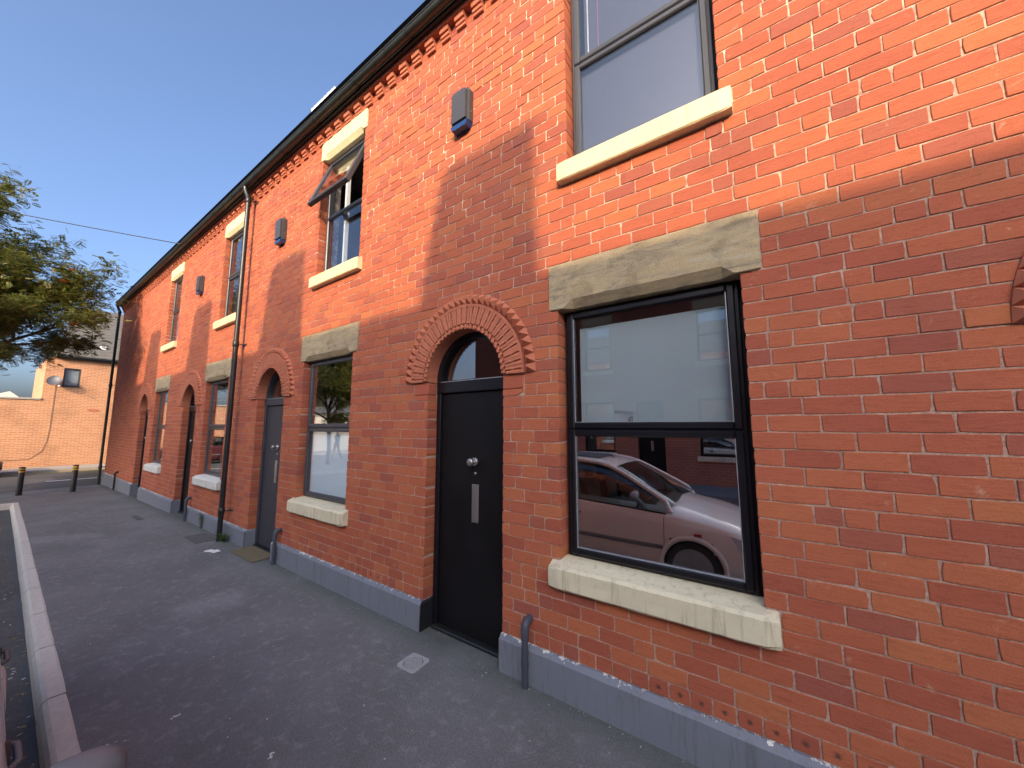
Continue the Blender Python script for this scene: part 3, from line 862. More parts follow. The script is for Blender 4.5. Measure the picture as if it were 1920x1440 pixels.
    if U:
        stone('lintel', U[0]-.033, U[1]+.048, zc(59)+.002, zc(62)-.004, -.014, .22, M['cream'], h, seed+3, .006, .003, rebate=(U[0]+.06, U[1]-.05))
        stone('sill', U[0]-.060, U[1]+.064, zc(38)+.003, zc(40)-.024, -.062, .10, M['cream'], h, seed+4, .008, .002, slope=.028)
        window(h, U[0], U[1], zc(40)+.006, zc(59)+.004, 4.345, M['frame_grey'], M['glass_up'], cfg.get('ublind'), cfg.get('ublind'), cfg.get('uopen', False), seed+9, cfg.get('cord', False))
        if cfg.get('uopen'):
            q = MB(); q.box(U[0]+.30, U[0]+.335, .155, .20, zc(40)+.08, zc(59)-.1); q.build('curtain', M['white'], h)
    if D:
        arch(cx, h); door(h, D[0], D[1], cfg.get('door', M['door_black']))
        for s_ in (-1, 1):     # impost blocks
            xa, xb = (D[0]-.19, D[0]-.0) if s_ < 0 else (D[1]+.0, D[1]+.19)
            q = MB(); q.box(min(xa,xb)+.002, max(xa,xb)-.002, -.004, .10, zc(20)+.052, zc(22)-.004, .008)
            if s_ < 0: q.prism([(xa+.06,zc(20)+.004),(xb-.006,zc(20)+.004),(xb-.006,zc(20)+.0515),(xa+.002,zc(20)+.0515),(xa+.002,zc(20)+.03)], 'y', -.002, .10)
            else: q.prism([(xa+.006,zc(20)+.004),(xb-.06,zc(20)+.004),(xb-.002,zc(20)+.03),(xb-.002,zc(20)+.0515),(xa+.006,zc(20)+.0515)], 'y', -.002, .10)
            q.build('impost', M['brick'], h)
    # painted plinth, broken at the door
    segs = [(x0, x1)] if not D else [(x0, D[0]), (D[1], x1)]
    for (a, c_) in segs:
        m = MB(); nx = max(4, int((c_-a)/.12)); vs = []
        for i in range(nx+1):
            x = a + (c_-a)*i/nx; e = lambda q: .0035*noise.noise(Vector((x*6, q*3.1, seed)))
            for q, (yy, zz) in enumerate(((-.034, gz(x)-.05), (-.034, .10), (-.033, .205), (-.010, .232), (.03, .236))):
                vs.append((x, yy + e(q), zz + (e(q+9) if q > 1 else 0)))
        fs = [(i*5+j, (i+1)*5+j, (i+1)*5+j+1, i*5+j+1) for i in range(nx) for j in range(4)]
        m.add(vs, fs)
        for (xx, at_door, sgn) in ((a, D and abs(a-D[1]) < 1e-6, -1), (c_, D and abs(c_-D[0]) < 1e-6, 1)):
            if at_door:      # return into the doorway
                gb = gz(xx) - .05; o_ = sgn*.006
                m.mi = 1 if (cfg.get('black_return') and sgn > 0) else 0
                m.add([(xx+o_,-.034,gb),(xx+o_,.12,gb),(xx+o_,.12,.222),(xx+o_,-.028,.205),(xx-sgn*.02,.12,.236),(xx-sgn*.02,-.01,.236)],
                      [(0,1,2,3),(3,2,4,5)])
                m.mi = 0
        if end and a == x0:
            m.add([(x0-.03,-.034,-.3),(x0-.03,8,-.3),(x0-.03,8,.22),(x0-.03,-.034,.22),(x0,-.034,-.3),(x0,-.034,.22)], [(0,1,2,3),(0,3,5,4)])
        m.build('plinth', [M['plinth'], M['plinth_black']], h)
    # eaves: soffit, fascia and gutter
    q = MB(); q.box(x0+.001, x1-.001, -.112, .05, FASC_Z, FASC_Z+.10, .004); q.build('fascia', M['soffit'], h)
    gt = MB(); n = 12; r_ = .048; yc, zg = -.168, FASC_Z+.040
    vs = []
    for xx in (x0+.001, x1-.001):
        for kk in range(n+1):
            t = math.pi + math.pi*kk/n; vs.append((xx, yc + r_*math.cos(t), zg + r_*math.sin(t)))
        for kk in range(n+1):
            t = 2*math.pi - math.pi*kk/n; vs.append((xx, yc + (r_-.005)*math.cos(t), zg + (r_-.005)*math.sin(t)))
    nn = 2*n+2; gt.smooth = True
    gt.add(vs, [(i, (i+1) % nn, nn + (i+1) % nn, nn+i) for i in range(nn)]); gt.smooth = False
    gt.box(x0+.001, x1-.001, yc-r_-.006, yc-r_+.002, zg-.008, zg+.006, .002)
    gut = gt.build('gutter', M['gutter'], h); WORLD[gut.name] = Vector((0,0,0))
    nb = max(2, int((x1-x0)/.75))
    for i in range(nb):
        xb = x0 + (i+.37)*(x1-x0)/nb; b2 = MB(); pts = [(xb, yc + (r_+.005)*math.cos(t), zg + (r_+.005)*math.sin(t)) for t in [math.pi + math.pi*kk/10 for kk in range(11)]]
        for p, p2 in zip(pts[:-1], pts[1:]):
            b2.quad((xb-.012,p[1],p[2]),(xb+.012,p[1],p[2]),(xb+.012,p2[1],p2[2]),(xb-.012,p2[1],p2[2]))
        b2.box(xb-.014, xb+.014, yc+r_-.006, -.1125, zg-.012, zg+.002)
        b2.build('gutter_bracket', M['iron'], gut)
    rf = MB(); zE, zR = FASC_Z+.12, FASC_Z+2.7
    rf.quad((x0,-.22,zE),(x1,-.22,zE),(x1,4,zR),(x0,4,zR)); rf.quad((x0,4,zR),(x1,4,zR),(x1,8.2,zE),(x0,8.2,zE))
    rf.quad((x0,-.22,zE-.02),(x0,4,zR-.02),(x0,8.2,zE-.02),(x0,4,zE-.02)); rf.quad((x1,-.22,zE-.02),(x1,4,zE-.02),(x1,8.2,zE-.02),(x1,4,zR-.02))
    rf.quad((x0,-.22,zE-.02),(x0,8.2,zE-.02),(x1,8.2,zE-.02),(x1,-.22,zE-.02))
    roof = rf.build('roof', M['slate'], h); WORLD[roof.name] = Vector((0,0,0))
    if cfg.get('rooflight'):
        a, c_ = cfg['rooflight']; m = MB()
        m.prism([(a-.12,6.0),(c_,6.0),(c_,8.02),(a,8.02)], 'y', .95, 1.75); m.build('roof_light', M['white'], roof)
    return h

def dentil_mesh():
    b = MB(); w = .055
    # a moulded brick end: three stepped lips, deeper towards the top
    prof = [(.004,0), (-.022,0), (-.026,.005), (-.026,.022), (-.019,.026), (-.034,.030), (-.038,.036), (-.038,.056), (-.031,.060), (-.052,.065), (-.056,.071), (-.056,.120), (.004,.120)]
    b.prism(prof, 'x', -w, w)
    me = bpy.data.meshes.new('dentil'); me.from_pydata(b.v, [], b.f); me.materials.append(M['terracotta']); me.update()
    return me
DENT = dentil_mesh()

B = [.62, -3.02, -6.62, -10.2, -17.06]
house('terraced_house', 'brick terraced house at the right picture edge, only its arch teeth showing', B[0], 3.6, None, (2.45,3.38), (1.066,1.880), None, {}, 21, plugs=True)
h1 = house('terraced_house', 'nearest brick house with black arched door and car reflected in its window', B[1], B[0], (-1.157,-.084), (-1.065,-.123), (-2.449,-1.635), (-1.225,.013),
      dict(blind_up=M['blind'], black_return=True, catch=True, ublind=M['curtain'], cord=True), 31, plugs=True)
h2 = house('terraced_house', 'second brick house with slate-blue door and an upstairs window tilted open', B[2], B[1], (-4.737,-3.664), (-4.567,-3.639), (-6.046,-5.218), (-4.809,-3.571),
      dict(door=M['door_slate'], film=M['blind_pale'], uopen=True, frame=M['frame_grey']), 41, plugs=True)
h3 = house('terraced_house', 'third brick house, left of the tall black downpipe, third arched doorway', B[3], B[2], (-8.325,-7.25), (-8.0,-7.06), (-9.59,-8.776), (-8.40,-7.17),
      dict(sill=M['white_low'], frame=M['frame_grey'], rooflight=(-7.17,-6.3), slats=True), 51)
h4 = house('terraced_house', 'end brick house at the street corner with tree shadow on its blank wall', B[4], B[3], (-11.83,-10.78), (-11.51,-10.595), (-13.17,-12.36), (-11.90,-10.70),
      dict(sill=M['white_low'], frame=M['frame_grey']), 61, end=True)

ALLB = lay_bricks(B[4], 3.6, lambda n: [q for f in HOLES for q in f(n)], 65, 5)
for (x0, x1, wall, plugs, seed) in WALLS:
    brickwork([k for k in ALLB if x0 <= k[0] < x1], wall, plugs, seed)

# ------------------------------------------------------------------ things fixed to the houses
def alarm(x, label):
    t = thing('alarm_box', label, 'alarm', (x, 0, 4.45), 'alarm boxes above the doors')
    b = MB(); b.prism([(x-.105,4.31),(x+.105,4.31),(x+.105,4.60),(x+.085,4.635),(x-.085,4.635),(x-.105,4.60)], 'y', -.052, -.004)
    b.prism([(x-.082,4.33),(x+.082,4.33),(x+.082,4.60),(x+.065,4.618),(x-.065,4.618),(x-.082,4.60)], 'y', -.082, -.0522); b.build('case', M['alarm'], t)
    b = MB(); b.prism([(x-.100,4.3095),(x-.080,4.265),(x+.080,4.265),(x+.100,4.3095)], 'y', -.074, -.004); b.build('strobe_lens', M['alarm_blue'], t)
    b = MB(); b.tube([(x+.104,-.03,4.40),(x+.109,-.03,4.40)], .006, 8); b.build('screw', M['steel'], t)
alarm(-2.07, 'grey alarm box with blue base above the nearest black door')
alarm(-5.60, 'grey alarm box between the downpipe and the open upstairs window')
alarm(-9.12, 'small grey alarm box on the third house, left of the downpipe')

def downpipe(x, zb, label, m, kinks=()):
    t = thing('downpipe', label, 'downpipe', (x, -.1, zb), 'black rainwater downpipes')
    b = MB(); y = -.115
    b.tube([(x,-.168,FASC_Z+.0),(x,-.166,FASC_Z-.05),(x,-.13,FASC_Z-.13),(x,y,FASC_Z-.19)], .036, 14); b.build('swan_neck', m, t)
    b = MB(); b.tube([(x,y,FASC_Z-.19),(x,y,2.95)], .034, 14); b.build('pipe', m, t)
    b = MB(); b.tube([(x,y,2.95),(x,y,zb-.01)], .034, 14); b.build('pipe', m, t)
    for z in (FASC_Z-.20, 2.93, .42):
        b = MB(); b.tube([(x,y,z-.05),(x,y,z-.045),(x,y,z+.045),(x,y,z+.05)], [.036,.042,.042,.036], 14)
        c = b.build('collar', m, t)
        b = MB(); b.tube([(x+.01,y+.03,z),(x+.03,-.002,z)], .008, 6)
        b.box(x-.07, x+.09, -.006, -.0025, z-.016, z+.016); b.build('bracket', M['iron'], t)
    return t
downpipe(-6.70, 0, 'tall black downpipe between the second and third houses', M['iron'])
downpipe(-16.93, gz(-17)-.02, 'black downpipe on the far corner of the terrace', M['iron'])

def stub(x, label, m, r=.021):
    t = thing('waste_pipe', label, 'pipe', (x, -.06, gz(x)), 'short waste pipes beside the doors')
    b = MB(); y = -.066
    b.tube([(x,y,gz(x)-.02),(x,y,.30)], r, 12); b.build('pipe', m, t)
    b = MB(); b.tube([(x,y,.285),(x,y,.345),(x,y+.006,.372),(x,y+.022,.388),(x,y+.05,.392),(x,.002,.392)], [r*1.25]*6, 12); b.build('elbow', m, t)
    b = MB(); b.tube([(x,y,.125),(x,y,.145)], r*1.2, 12); b.build('collar', m, t)
    return t
stub(-1.40, 'grey waste pipe with elbow right of the nearest black door', M['iron_grey'])
stub(-5.04, 'grey waste pipe at the foot of the slate-blue door', M['iron_grey'])
stub(-8.56, 'grey waste pipe right of the third arched doorway', M['iron_grey'])
stub(-14.95, 'black waste pipe on the blank wall by the far corner', M['iron'])

# drain cover by the door
t = thing('drain_cover', 'small square metal drain cover with round grid by the nearest door', 'drain', (-2.18,-.315,0))
ang = Matrix.Translation((-2.18,-.315,0)) @ Matrix.Rotation(R(4), 4, 'Z')
def put(o, mw): o.matrix_basis = mw; return o
b = MB(); n = 28; s_ = .086; vs = []; ro = .070
for i in range(n):
    a = 2*math.pi*i/n; c, s2 = math.cos(a), math.sin(a); k = s_/max(abs(c), abs(s2))
    vs += [(k*c,k*s2,.006), (ro*c,ro*s2,.006), (k*c,k*s2,-.01), (ro*c,ro*s2,-.01)]
b.add(vs, [(4*i, 4*((i+1) % n), 4*((i+1) % n)+1, 4*i+1) for i in range(n)] + [(4*i+1, 4*((i+1) % n)+1, 4*((i+1) % n)+3, 4*i+3) for i in range(n)] + [(4*i, 4*i+2, 4*((i+1) % n)+2, 4*((i+1) % n)) for i in range(n)])
put(b.build('surround', M['gully'], t), ang)
b = MB()
for i in range(-4, 5):
    q = i*.0145; w = math.sqrt(max(0, .064**2 - q*q))
    b.box(q-.003, q+.003, -w, w, -.002, .004); b.box(-w, w, q-.003, q+.003, -.0015, .0045)
put(b.build('grid', M['gully'], t), ang)
b = MB(); b.tube([(0,0,-.004),(0,0,.0012)], .0665, 28); put(b.build('sump', M['gasket'], t), ang)

# doorstep board, slab, litter
b = MB(); b.box(-6.0, -5.30, -.20, .08, .003, .016, .004); tag(b.build('doorstep_board', M['mat_worn']), 'worn brown board lying before the slate-blue door', 'board')
b = MB(); b.box(-7.36, -6.80, -.36, -.10, .001, .008, .003); tag(b.build('access_cover', M['cover']), 'grey flush concrete cover in the pavement by the tall downpipe', 'cover')
b = MB(); b.box(-9.85, -9.35, -.52, -.44, gz(-9.6)+.002, gz(-9.6)+.012, .003); tag(b.build('stop_tap_strip', M['cover']), 'thin pale strip in the pavement before the third doorway', 'cover')
def paper(x, y, w, d, rz, m, name, label, cat, z=0.004):
    b = MB(); n = 6; vs = []
    for i in range(n):
        for j in range(4):
            u, v = i/(n-1)-.5, j/3-.5
            vs.append((u*w, v*d, z + .006 + .010*noise.noise(Vector((u*5+x, v*5+y, 1))) + .004*math.sin(u*9)))
    b.add(vs, [(i*4+j, (i+1)*4+j, (i+1)*4+j+1, i*4+j+1) for i in range(n-1) for j in range(3)])
    o = b.build(name, m); o.location = (x, y, 0); o.rotation_euler = (0, 0, R(rz)); tag(o, label, cat); return o
paper(-6.2, -.33, .18, .10, 20, M['paper'], 'paper_scrap', 'crumpled white paper left of the worn doorstep board', 'paper')
paper(-3.55, -2.02, .13, .05, 35, M['foil'], 'wrapper', 'pale blue wrapper in the gutter beside the parked car', 'wrapper', RZ)

def scatter(name, label, cat, m, spots, smin, smax, zf, leaf=False, seed=1):
    rr = random.Random(seed); b = MB()
    for (x, y) in spots:
        s = rr.uniform(smin, smax); a = rr.uniform(0, 6.28); z = zf(x)
        c, sn = math.cos(a)*s, math.sin(a)*s; e = rr.uniform(.25,.6)
        hgt = s*rr.uniform(.05,.35)
        b.add([(x+c,y+sn,z+.001), (x-sn*e,y+c*e,z+hgt), (x-c,y-sn,z+.001), (x+sn*e,y-c*e,z+hgt*.6), (x,y,z+hgt*1.2)], [(0,1,4),(1,2,4),(2,3,4),(3,0,4)])
    o = b.build(name, m); tag(o, label, cat, kind='stuff'); return o
rr = random.Random(3)
sp = [(rr.uniform(-14, .3), rr.uniform(-1.7, -.04)) for _ in range(280)]
scatter('pavement_specks', 'tiny pale specks scattered over the dark pavement', 'litter', M['grit'], sp, .003, .009, gz, seed=5)
sp = [(rr.uniform(-8, -.2), -.04 - abs(rr.gauss(0, .05))) for _ in range(150)]
scatter('wall_foot_debris', 'paint flakes and crumbs along the foot of the wall', 'litter', M['grit'], sp, .002, .007, gz, seed=6)
sp = [(rr.uniform(-13.8, -1.2), kerb_y(-5) - .12 - abs(rr.gauss(0, .10))) for _ in range(420)]
scatter('gutter_leaves', 'dead leaves and twigs collected in the road gutter along the kerb', 'litter', M['deadleaf'], sp, .008, .022, lambda x: RZ + gz(x), seed=7)
sp = [(rr.uniform(-13.8, -1.6), kerb_y(-5) - .14 - abs(rr.gauss(0, .10))) for _ in range(90)]
scatter('gutter_litter', 'white scraps of litter in the road gutter', 'litter', M['grit'], sp, .005, .018, lambda x: RZ + gz(x), seed=8)
def splat(x, y, s, label):
    rr = random.Random(int(x*100)); b = MB()
    for i in range(5):
        a = rr.uniform(0, 6.28); r = rr.uniform(0, s); k = rr.uniform(.2,.5)*s; n = 7
        pts = [(x + r*math.cos(a) + k*rr.uniform(.5,1)*math.cos(6.28*j/n), y + r*math.sin(a) + k*rr.uniform(.5,1)*math.sin(6.28*j/n)) for j in range(n)]
        b.prism(pts, 'z', .001 + .0004*i, .0025 + .0004*i)
    tag(b.build('bird_dropping', M['grit']), label, 'dropping')
splat(-2.92, -1.42, .03, 'white bird dropping on the pavement nearer the kerb')
splat(-2.19, -1.21, .026, 'white bird dropping low in the picture, mid pavement')

# ornament on the inner ledge of the third window
t = thing('ornament', 'white leafy ornament standing inside the third ground-floor window', 'ornament', (-8.02,.20,.84))
b = MB(); b.tube([(-8.02,.20,.80),(-8.02,.20,.90),(-8.02,.20,.905)], [.035,.05,.045], 12); b.build('pot', M['white'], t)
rr = random.Random(4); b = MB()
for i in range(16):
    a = rr.uniform(0,6.28); e = rr.uniform(.3,1.3); L = rr.uniform(.10,.22); d = Vector((math.cos(a)*math.cos(e), math.sin(a)*math.cos(e)*.35, math.sin(e))); p = Vector((-8.02,.20,.90)); u = Vector((-math.sin(a),0,math.cos(a)*.4)).normalized()*.014
    b.add([p, p+d*L*.5+u, p+d*L, p+d*L*.5-u], [(0,1,2,3)])
b.build('leaf', M['white'], t)['kind'] = 'stuff'

# weeds
def weed(x, y, n, hgt, spread, label, seed):
    rr = random.Random(seed); t = thing('weed', label, 'weed', (x, y, gz(x)), 'weeds at the foot of the wall')
    b = MB(); st = MB()
    for i in range(n):
        a = rr.uniform(math.pi, 2*math.pi) if rr.random() < .8 else rr.uniform(0, math.pi)
        L = rr.uniform(.5, 1)*hgt; out = rr.uniform(.2, 1)*spread
        p0 = Vector((x + rr.uniform(-.05,.05), y + rr.uniform(-.01,.015), gz(x)))
        p2 = p0 + Vector((math.cos(a)*out, math.sin(a)*out*.5, L)); p1 = (p0+p2)/2 + Vector((0,0,L*.25))
        st.tube([p0, p1, p2], [.0022,.0016,.0008], 4, False)
        for k in range(9):
            f = .25 + .75*k/8; q = p0*(1-f)**2 + p1*2*f*(1-f) + p2*f*f
            d = Vector((rr.uniform(-1,1), rr.uniform(-1,.3), rr.uniform(-.3,.6))).normalized(); s = rr.uniform(.012,.03)
            u = d.cross(Vector((0,0,1))).normalized()*s*.35
            b.add([q, q + d*s*.5 + u, q + d*s, q + d*s*.5 - u], [(0,1,2,3)])
    st.build('stem', M['weed'], t); o = b.build('leaf', M['weed'], t); o['kind'] = 'stuff'
weed(-6.62, -.09, 42, .13, .20, 'low green weeds around the foot of the tall downpipe', 1)
weed(-7.75, -.05, 12, .34, .10, 'thin tall weed growing against the plinth left of the downpipe', 2)

# bollards
def bollard(x, y, tilt, label):
    t = thing('bollard', label, 'bollard', (x, y, gz(x)), 'black bollards closing the street')
    z = gz(x); T = Matrix.Translation((x,y,z)) @ Matrix.Rotation(tilt, 4, 'Y')
    b = MB(); b.tube([(0,0,-.05),(0,0,.70),(0,0,.715),(0,0,.72)], [.055,.055,.048,.02], 20); put(b.build('post', M['iron'], t), T)
    for zz in (.60, .665):
        b = MB(); b.tube([(0,0,zz-.017),(0,0,zz+.017)], .0562, 20, False); put(b.build('reflective_band', M['reflect'], t), T)
bollard(-15.9, -1.60, R(1.5), 'black bollard with yellow bands, the one nearer the kerb')
bollard(-15.5, -.74, R(1), 'black bollard with yellow bands, the one nearer the houses')

# ------------------------------------------------------------------ building across the cross street
FX = -26.5
def far_house():
    t = thing('end_building', 'orange brick building with grey tiled roof across the cross street', 'building', (FX, 2, -.13))
    b = MB(); X0 = FX-7
    wy0, wy1, wz0, wz1 = -.44, .08, 3.49, 4.33
    Y0, Y1, ZT = -.97, 7.5, 4.78
    for (ya, yb, za, zb) in ((Y0, wy0, -.3, ZT), (wy1, Y1, -.3, ZT), (wy0, wy1, -.3, wz0), (wy0, wy1, wz1, ZT)):
        b.quad((FX,ya,za),(FX,yb,za),(FX,yb,zb),(FX,ya,zb))
    b.quad((FX,Y0,-.3),(FX,Y0,ZT),(X0,Y0,ZT),(X0,Y0,-.3)); b.quad((X0,Y0,-.3),(X0,Y0,ZT),(X0,Y1,ZT),(X0,Y1,-.3)); b.quad((FX,Y1,-.3),(X0,Y1,-.3),(X0,Y1,ZT),(FX,Y1,ZT))
    for (ya, yb, za, zb) in ((wy0,wy0,wz0,wz1),(wy1,wy1,wz0,wz1)): b.quad((FX,ya,za),(FX-.12,ya,za),(FX-.12,ya,zb),(FX,ya,zb))
    for z in (wz0, wz1): b.quad((FX,wy0,z),(FX-.12,wy0,z),(FX-.12,wy1,z),(FX,wy1,z))
    b.build('wall', M['far_brick'], t)
    w = MB(); f = .045
    for (ya, yb, za, zb) in ((wy0,wy0+f,wz0,wz1),(wy1-f,wy1,wz0,wz1),(wy0+f,wy1-f,wz0,wz0+f),(wy0+f,wy1-f,wz1-f,wz1)): w.box(FX-.10, FX-.03, ya, yb, za, zb)
    wo = w.build('window', M['frame_grey'], t); WORLD[wo.name] = Vector((0,0,0))
    w = MB(); w.box(FX-.075, FX-.069, wy0+f, wy1-f, wz0+f, wz1-f); w.build('pane', M['glass_up'], wo)
    w = MB(); w.box(FX-.12, FX-.118, wy0, wy1, wz0, wz1); w.box(FX-.09, FX-.08, wy1-f-.07, wy1-f-.03, wz0+f, wz1-f); w.build('blind', M['blind'], wo)
    w = MB(); w.box(FX-.03, FX+.03, wy0-.03, wy1+.03, wz0-.035, wz0-.002); w.build('window_sill', M['frame_grey'], wo)
    q = MB(); q.box(FX-.02, FX+.20, Y0+.25, Y1, ZT-.04, ZT+.10, .01); q.build('fascia', M['soffit'], t)
    q = MB(); q.box(FX+.18, FX+.28, Y0+.25, Y1, ZT+.02, ZT+.10, .02); q.build('gutter', M['iron'], t)
    # tiled roof: each course its own lapped strip
    n = 17; run, rise = 3.4, 3.05
    rf = MB(); rf.quad((FX+.2,Y0+.3,ZT+.10),(FX+.2,Y1,ZT+.10),(FX+.2-run,Y1,ZT+.10+rise),(FX+.2-run,Y0+.9,ZT+.10+rise))
    rf.quad((FX+.2,Y0+.3,ZT+.10),(FX+.2-run,Y0+.9,ZT+.10+rise),(X0-.2,Y0+.3,ZT+.1),(X0-.2,Y0+.3,ZT+.1)) if False else None
    rf.add([(FX+.2,Y0+.3,ZT+.10),(FX+.2-run,Y0+.9,ZT+.10+rise),(X0,Y0+.3,ZT+.1)], [(0,1,2)])
    rf.quad((FX+.2-run,Y0+.9,ZT+.10+rise),(FX+.2-run,Y1,ZT+.10+rise),(X0,Y1,ZT+.1),(X0,Y0+.3,ZT+.1))
    ro = rf.build('roof', M['tile'], t); WORLD[ro.name] = Vector((0,0,0))
    for i in range(n):
        f0, f1 = i/n, (i+1.05)/n; xa, xb = FX+.22-run*f0, FX+.22-run*f1; za, zb = ZT+.115+rise*f0, ZT+.115+rise*f1
        c = MB(); ya = Y0+.3+.6*f0; yb = Y0+.3+.6*f1
        c.add([(xa,ya,za+.035),(xa,Y1,za+.035),(xb,Y1,zb+.006),(xb,yb,zb+.006),(xa,ya,za),(xa,Y1,za)], [(0,1,2,3),(4,5,1,0)])
        c.build('tile_course', M['tile'], ro)
    v = MB(); v.box(FX-.50, FX-.36, .62, .82, 5.42, 5.60, .01); v.build('roof_vent', M['white'], ro)
    for yy in (.42, .62):
        v = MB(); v.box(FX+.001, FX+.012, yy, yy+.16, 2.36, 2.47); v.build('air_brick', M['terracotta'], t)
    v = MB(); v.tube([(FX+.015,-.62,3.55),(FX+.015,-.62,1.6),(FX+.015,-.66,1.0),(FX+.015,-.75,.55),(FX+.015,-1.1,.22),(FX+.015,-2.4,.20)], .006, 5); v.build('dish_cable', M['cable'], t)
far_house()
t = thing('satellite_dish', 'round grey satellite dish on the orange brick building', 'dish', (FX, -.55, 3.6))
b = MB(); b.tube([(FX,-.60,3.55),(FX+.22,-.64,3.62)], .02, 8); b.tube([(FX+.22,-.64,3.62),(FX+.52,-.56,3.46)], .012, 6); b.build('arm', M['iron_grey'], t)
b = MB(); n = 20; c0 = Vector((FX+.26,-.70,3.70)); nrm = Vector((.75,-.35,.35)).normalized(); u = nrm.cross(Vector((0,0,1))).normalized(); v_ = nrm.cross(u)
rings = []; vs = [c0 - nrm*.05]
for ri, d in ((.10,-.04),(.18,-.015),(.23,.015)):
    vs += [c0 + (u*math.cos(6.283*i/n) + v_*math.sin(6.283*i/n)*1.05)*ri + nrm*d for i in range(n)]
fs = [(0, 1+i, 1+(i+1) % n) for i in range(n)]
for k_ in range(2): fs += [(1+k_*n+i, 1+(k_+1)*n+i, 1+(k_+1)*n+(i+1) % n, 1+k_*n+(i+1) % n) for i in range(n)]
b.smooth = True; b.add(vs, fs); b.build('reflector', M['iron_grey'], t)
b = MB(); b.box(FX+.48, FX+.56, -.59, -.53, 3.43, 3.49, .01); b.build('receiver', M['white'], t)
b = MB(); b.box(FX-.25, FX-.002, -9.6, -.972, -.3, 2.82); gw = b.build('boundary_wall', M['far_brick']); tag(gw, 'orange brick boundary wall beside the end building', 'wall')
b = MB(); b.box(FX-.30, FX+.05, -9.6, -.975, 2.822, 2.90, .01); cp = b.build('coping', M['concrete'], gw)
b = MB(); b.box(-47, -42, -4.6, -.4, -.3, 2.6); b.prism([(-4.9,2.6),(-.1,2.6),(-1.6,4.0)], 'x', -47, -42)
tag(b.build('distant_building', M['render']), 'pale distant building behind the boundary wall', 'building')

# cream house further along the cross street (seen mirrored in the second window)
t = thing('rendered_house', 'cream rendered low house with dark roof, mirrored in the second window', 'house', (-29, -14, -.13))
b = MB(); b.box(-33, -26.8, -24, -10.2, -.3, 2.6); b.build('wall', M['render'], t)
b = MB(); b.prism([(-26.5,2.6),(-33.3,2.6),(-29.9,5.9)][::-1], 'y', -24.2, -10.0) if False else None
rf = MB(); rf.quad((-26.5,-24.2,2.58),(-26.5,-10,2.58),(-29.9,-10,6.0),(-29.9,-24.2,6.0)); rf.quad((-33.3,-24.2,2.58),(-29.9,-24.2,6.0),(-29.9,-10,6.0),(-33.3,-10,2.58))
rf.add([(-26.8,-10.05,2.6),(-33,-10.05,2.6),(-29.9,-10.05,5.9)], [(0,1,2)])
ro = rf.build('roof', M['slate'], t); WORLD[ro.name] = Vector((0,0,0))
for i in range(14):
    f0, f1 = i/14, (i+1.05)/14; xa, xb = -26.48-3.4*f0, -26.48-3.4*f1; za, zb = 2.6+3.42*f0, 2.6+3.42*f1
    c = MB(); c.add([(xa,-24.2,za+.05),(xa,-10,za+.05),(xb,-10,zb+.01),(xb,-24.2,zb+.01),(xa,-24.2,za),(xa,-10,za)], [(0,1,2,3),(4,5,1,0)]); c.build('tile_course', M['slate'], ro)

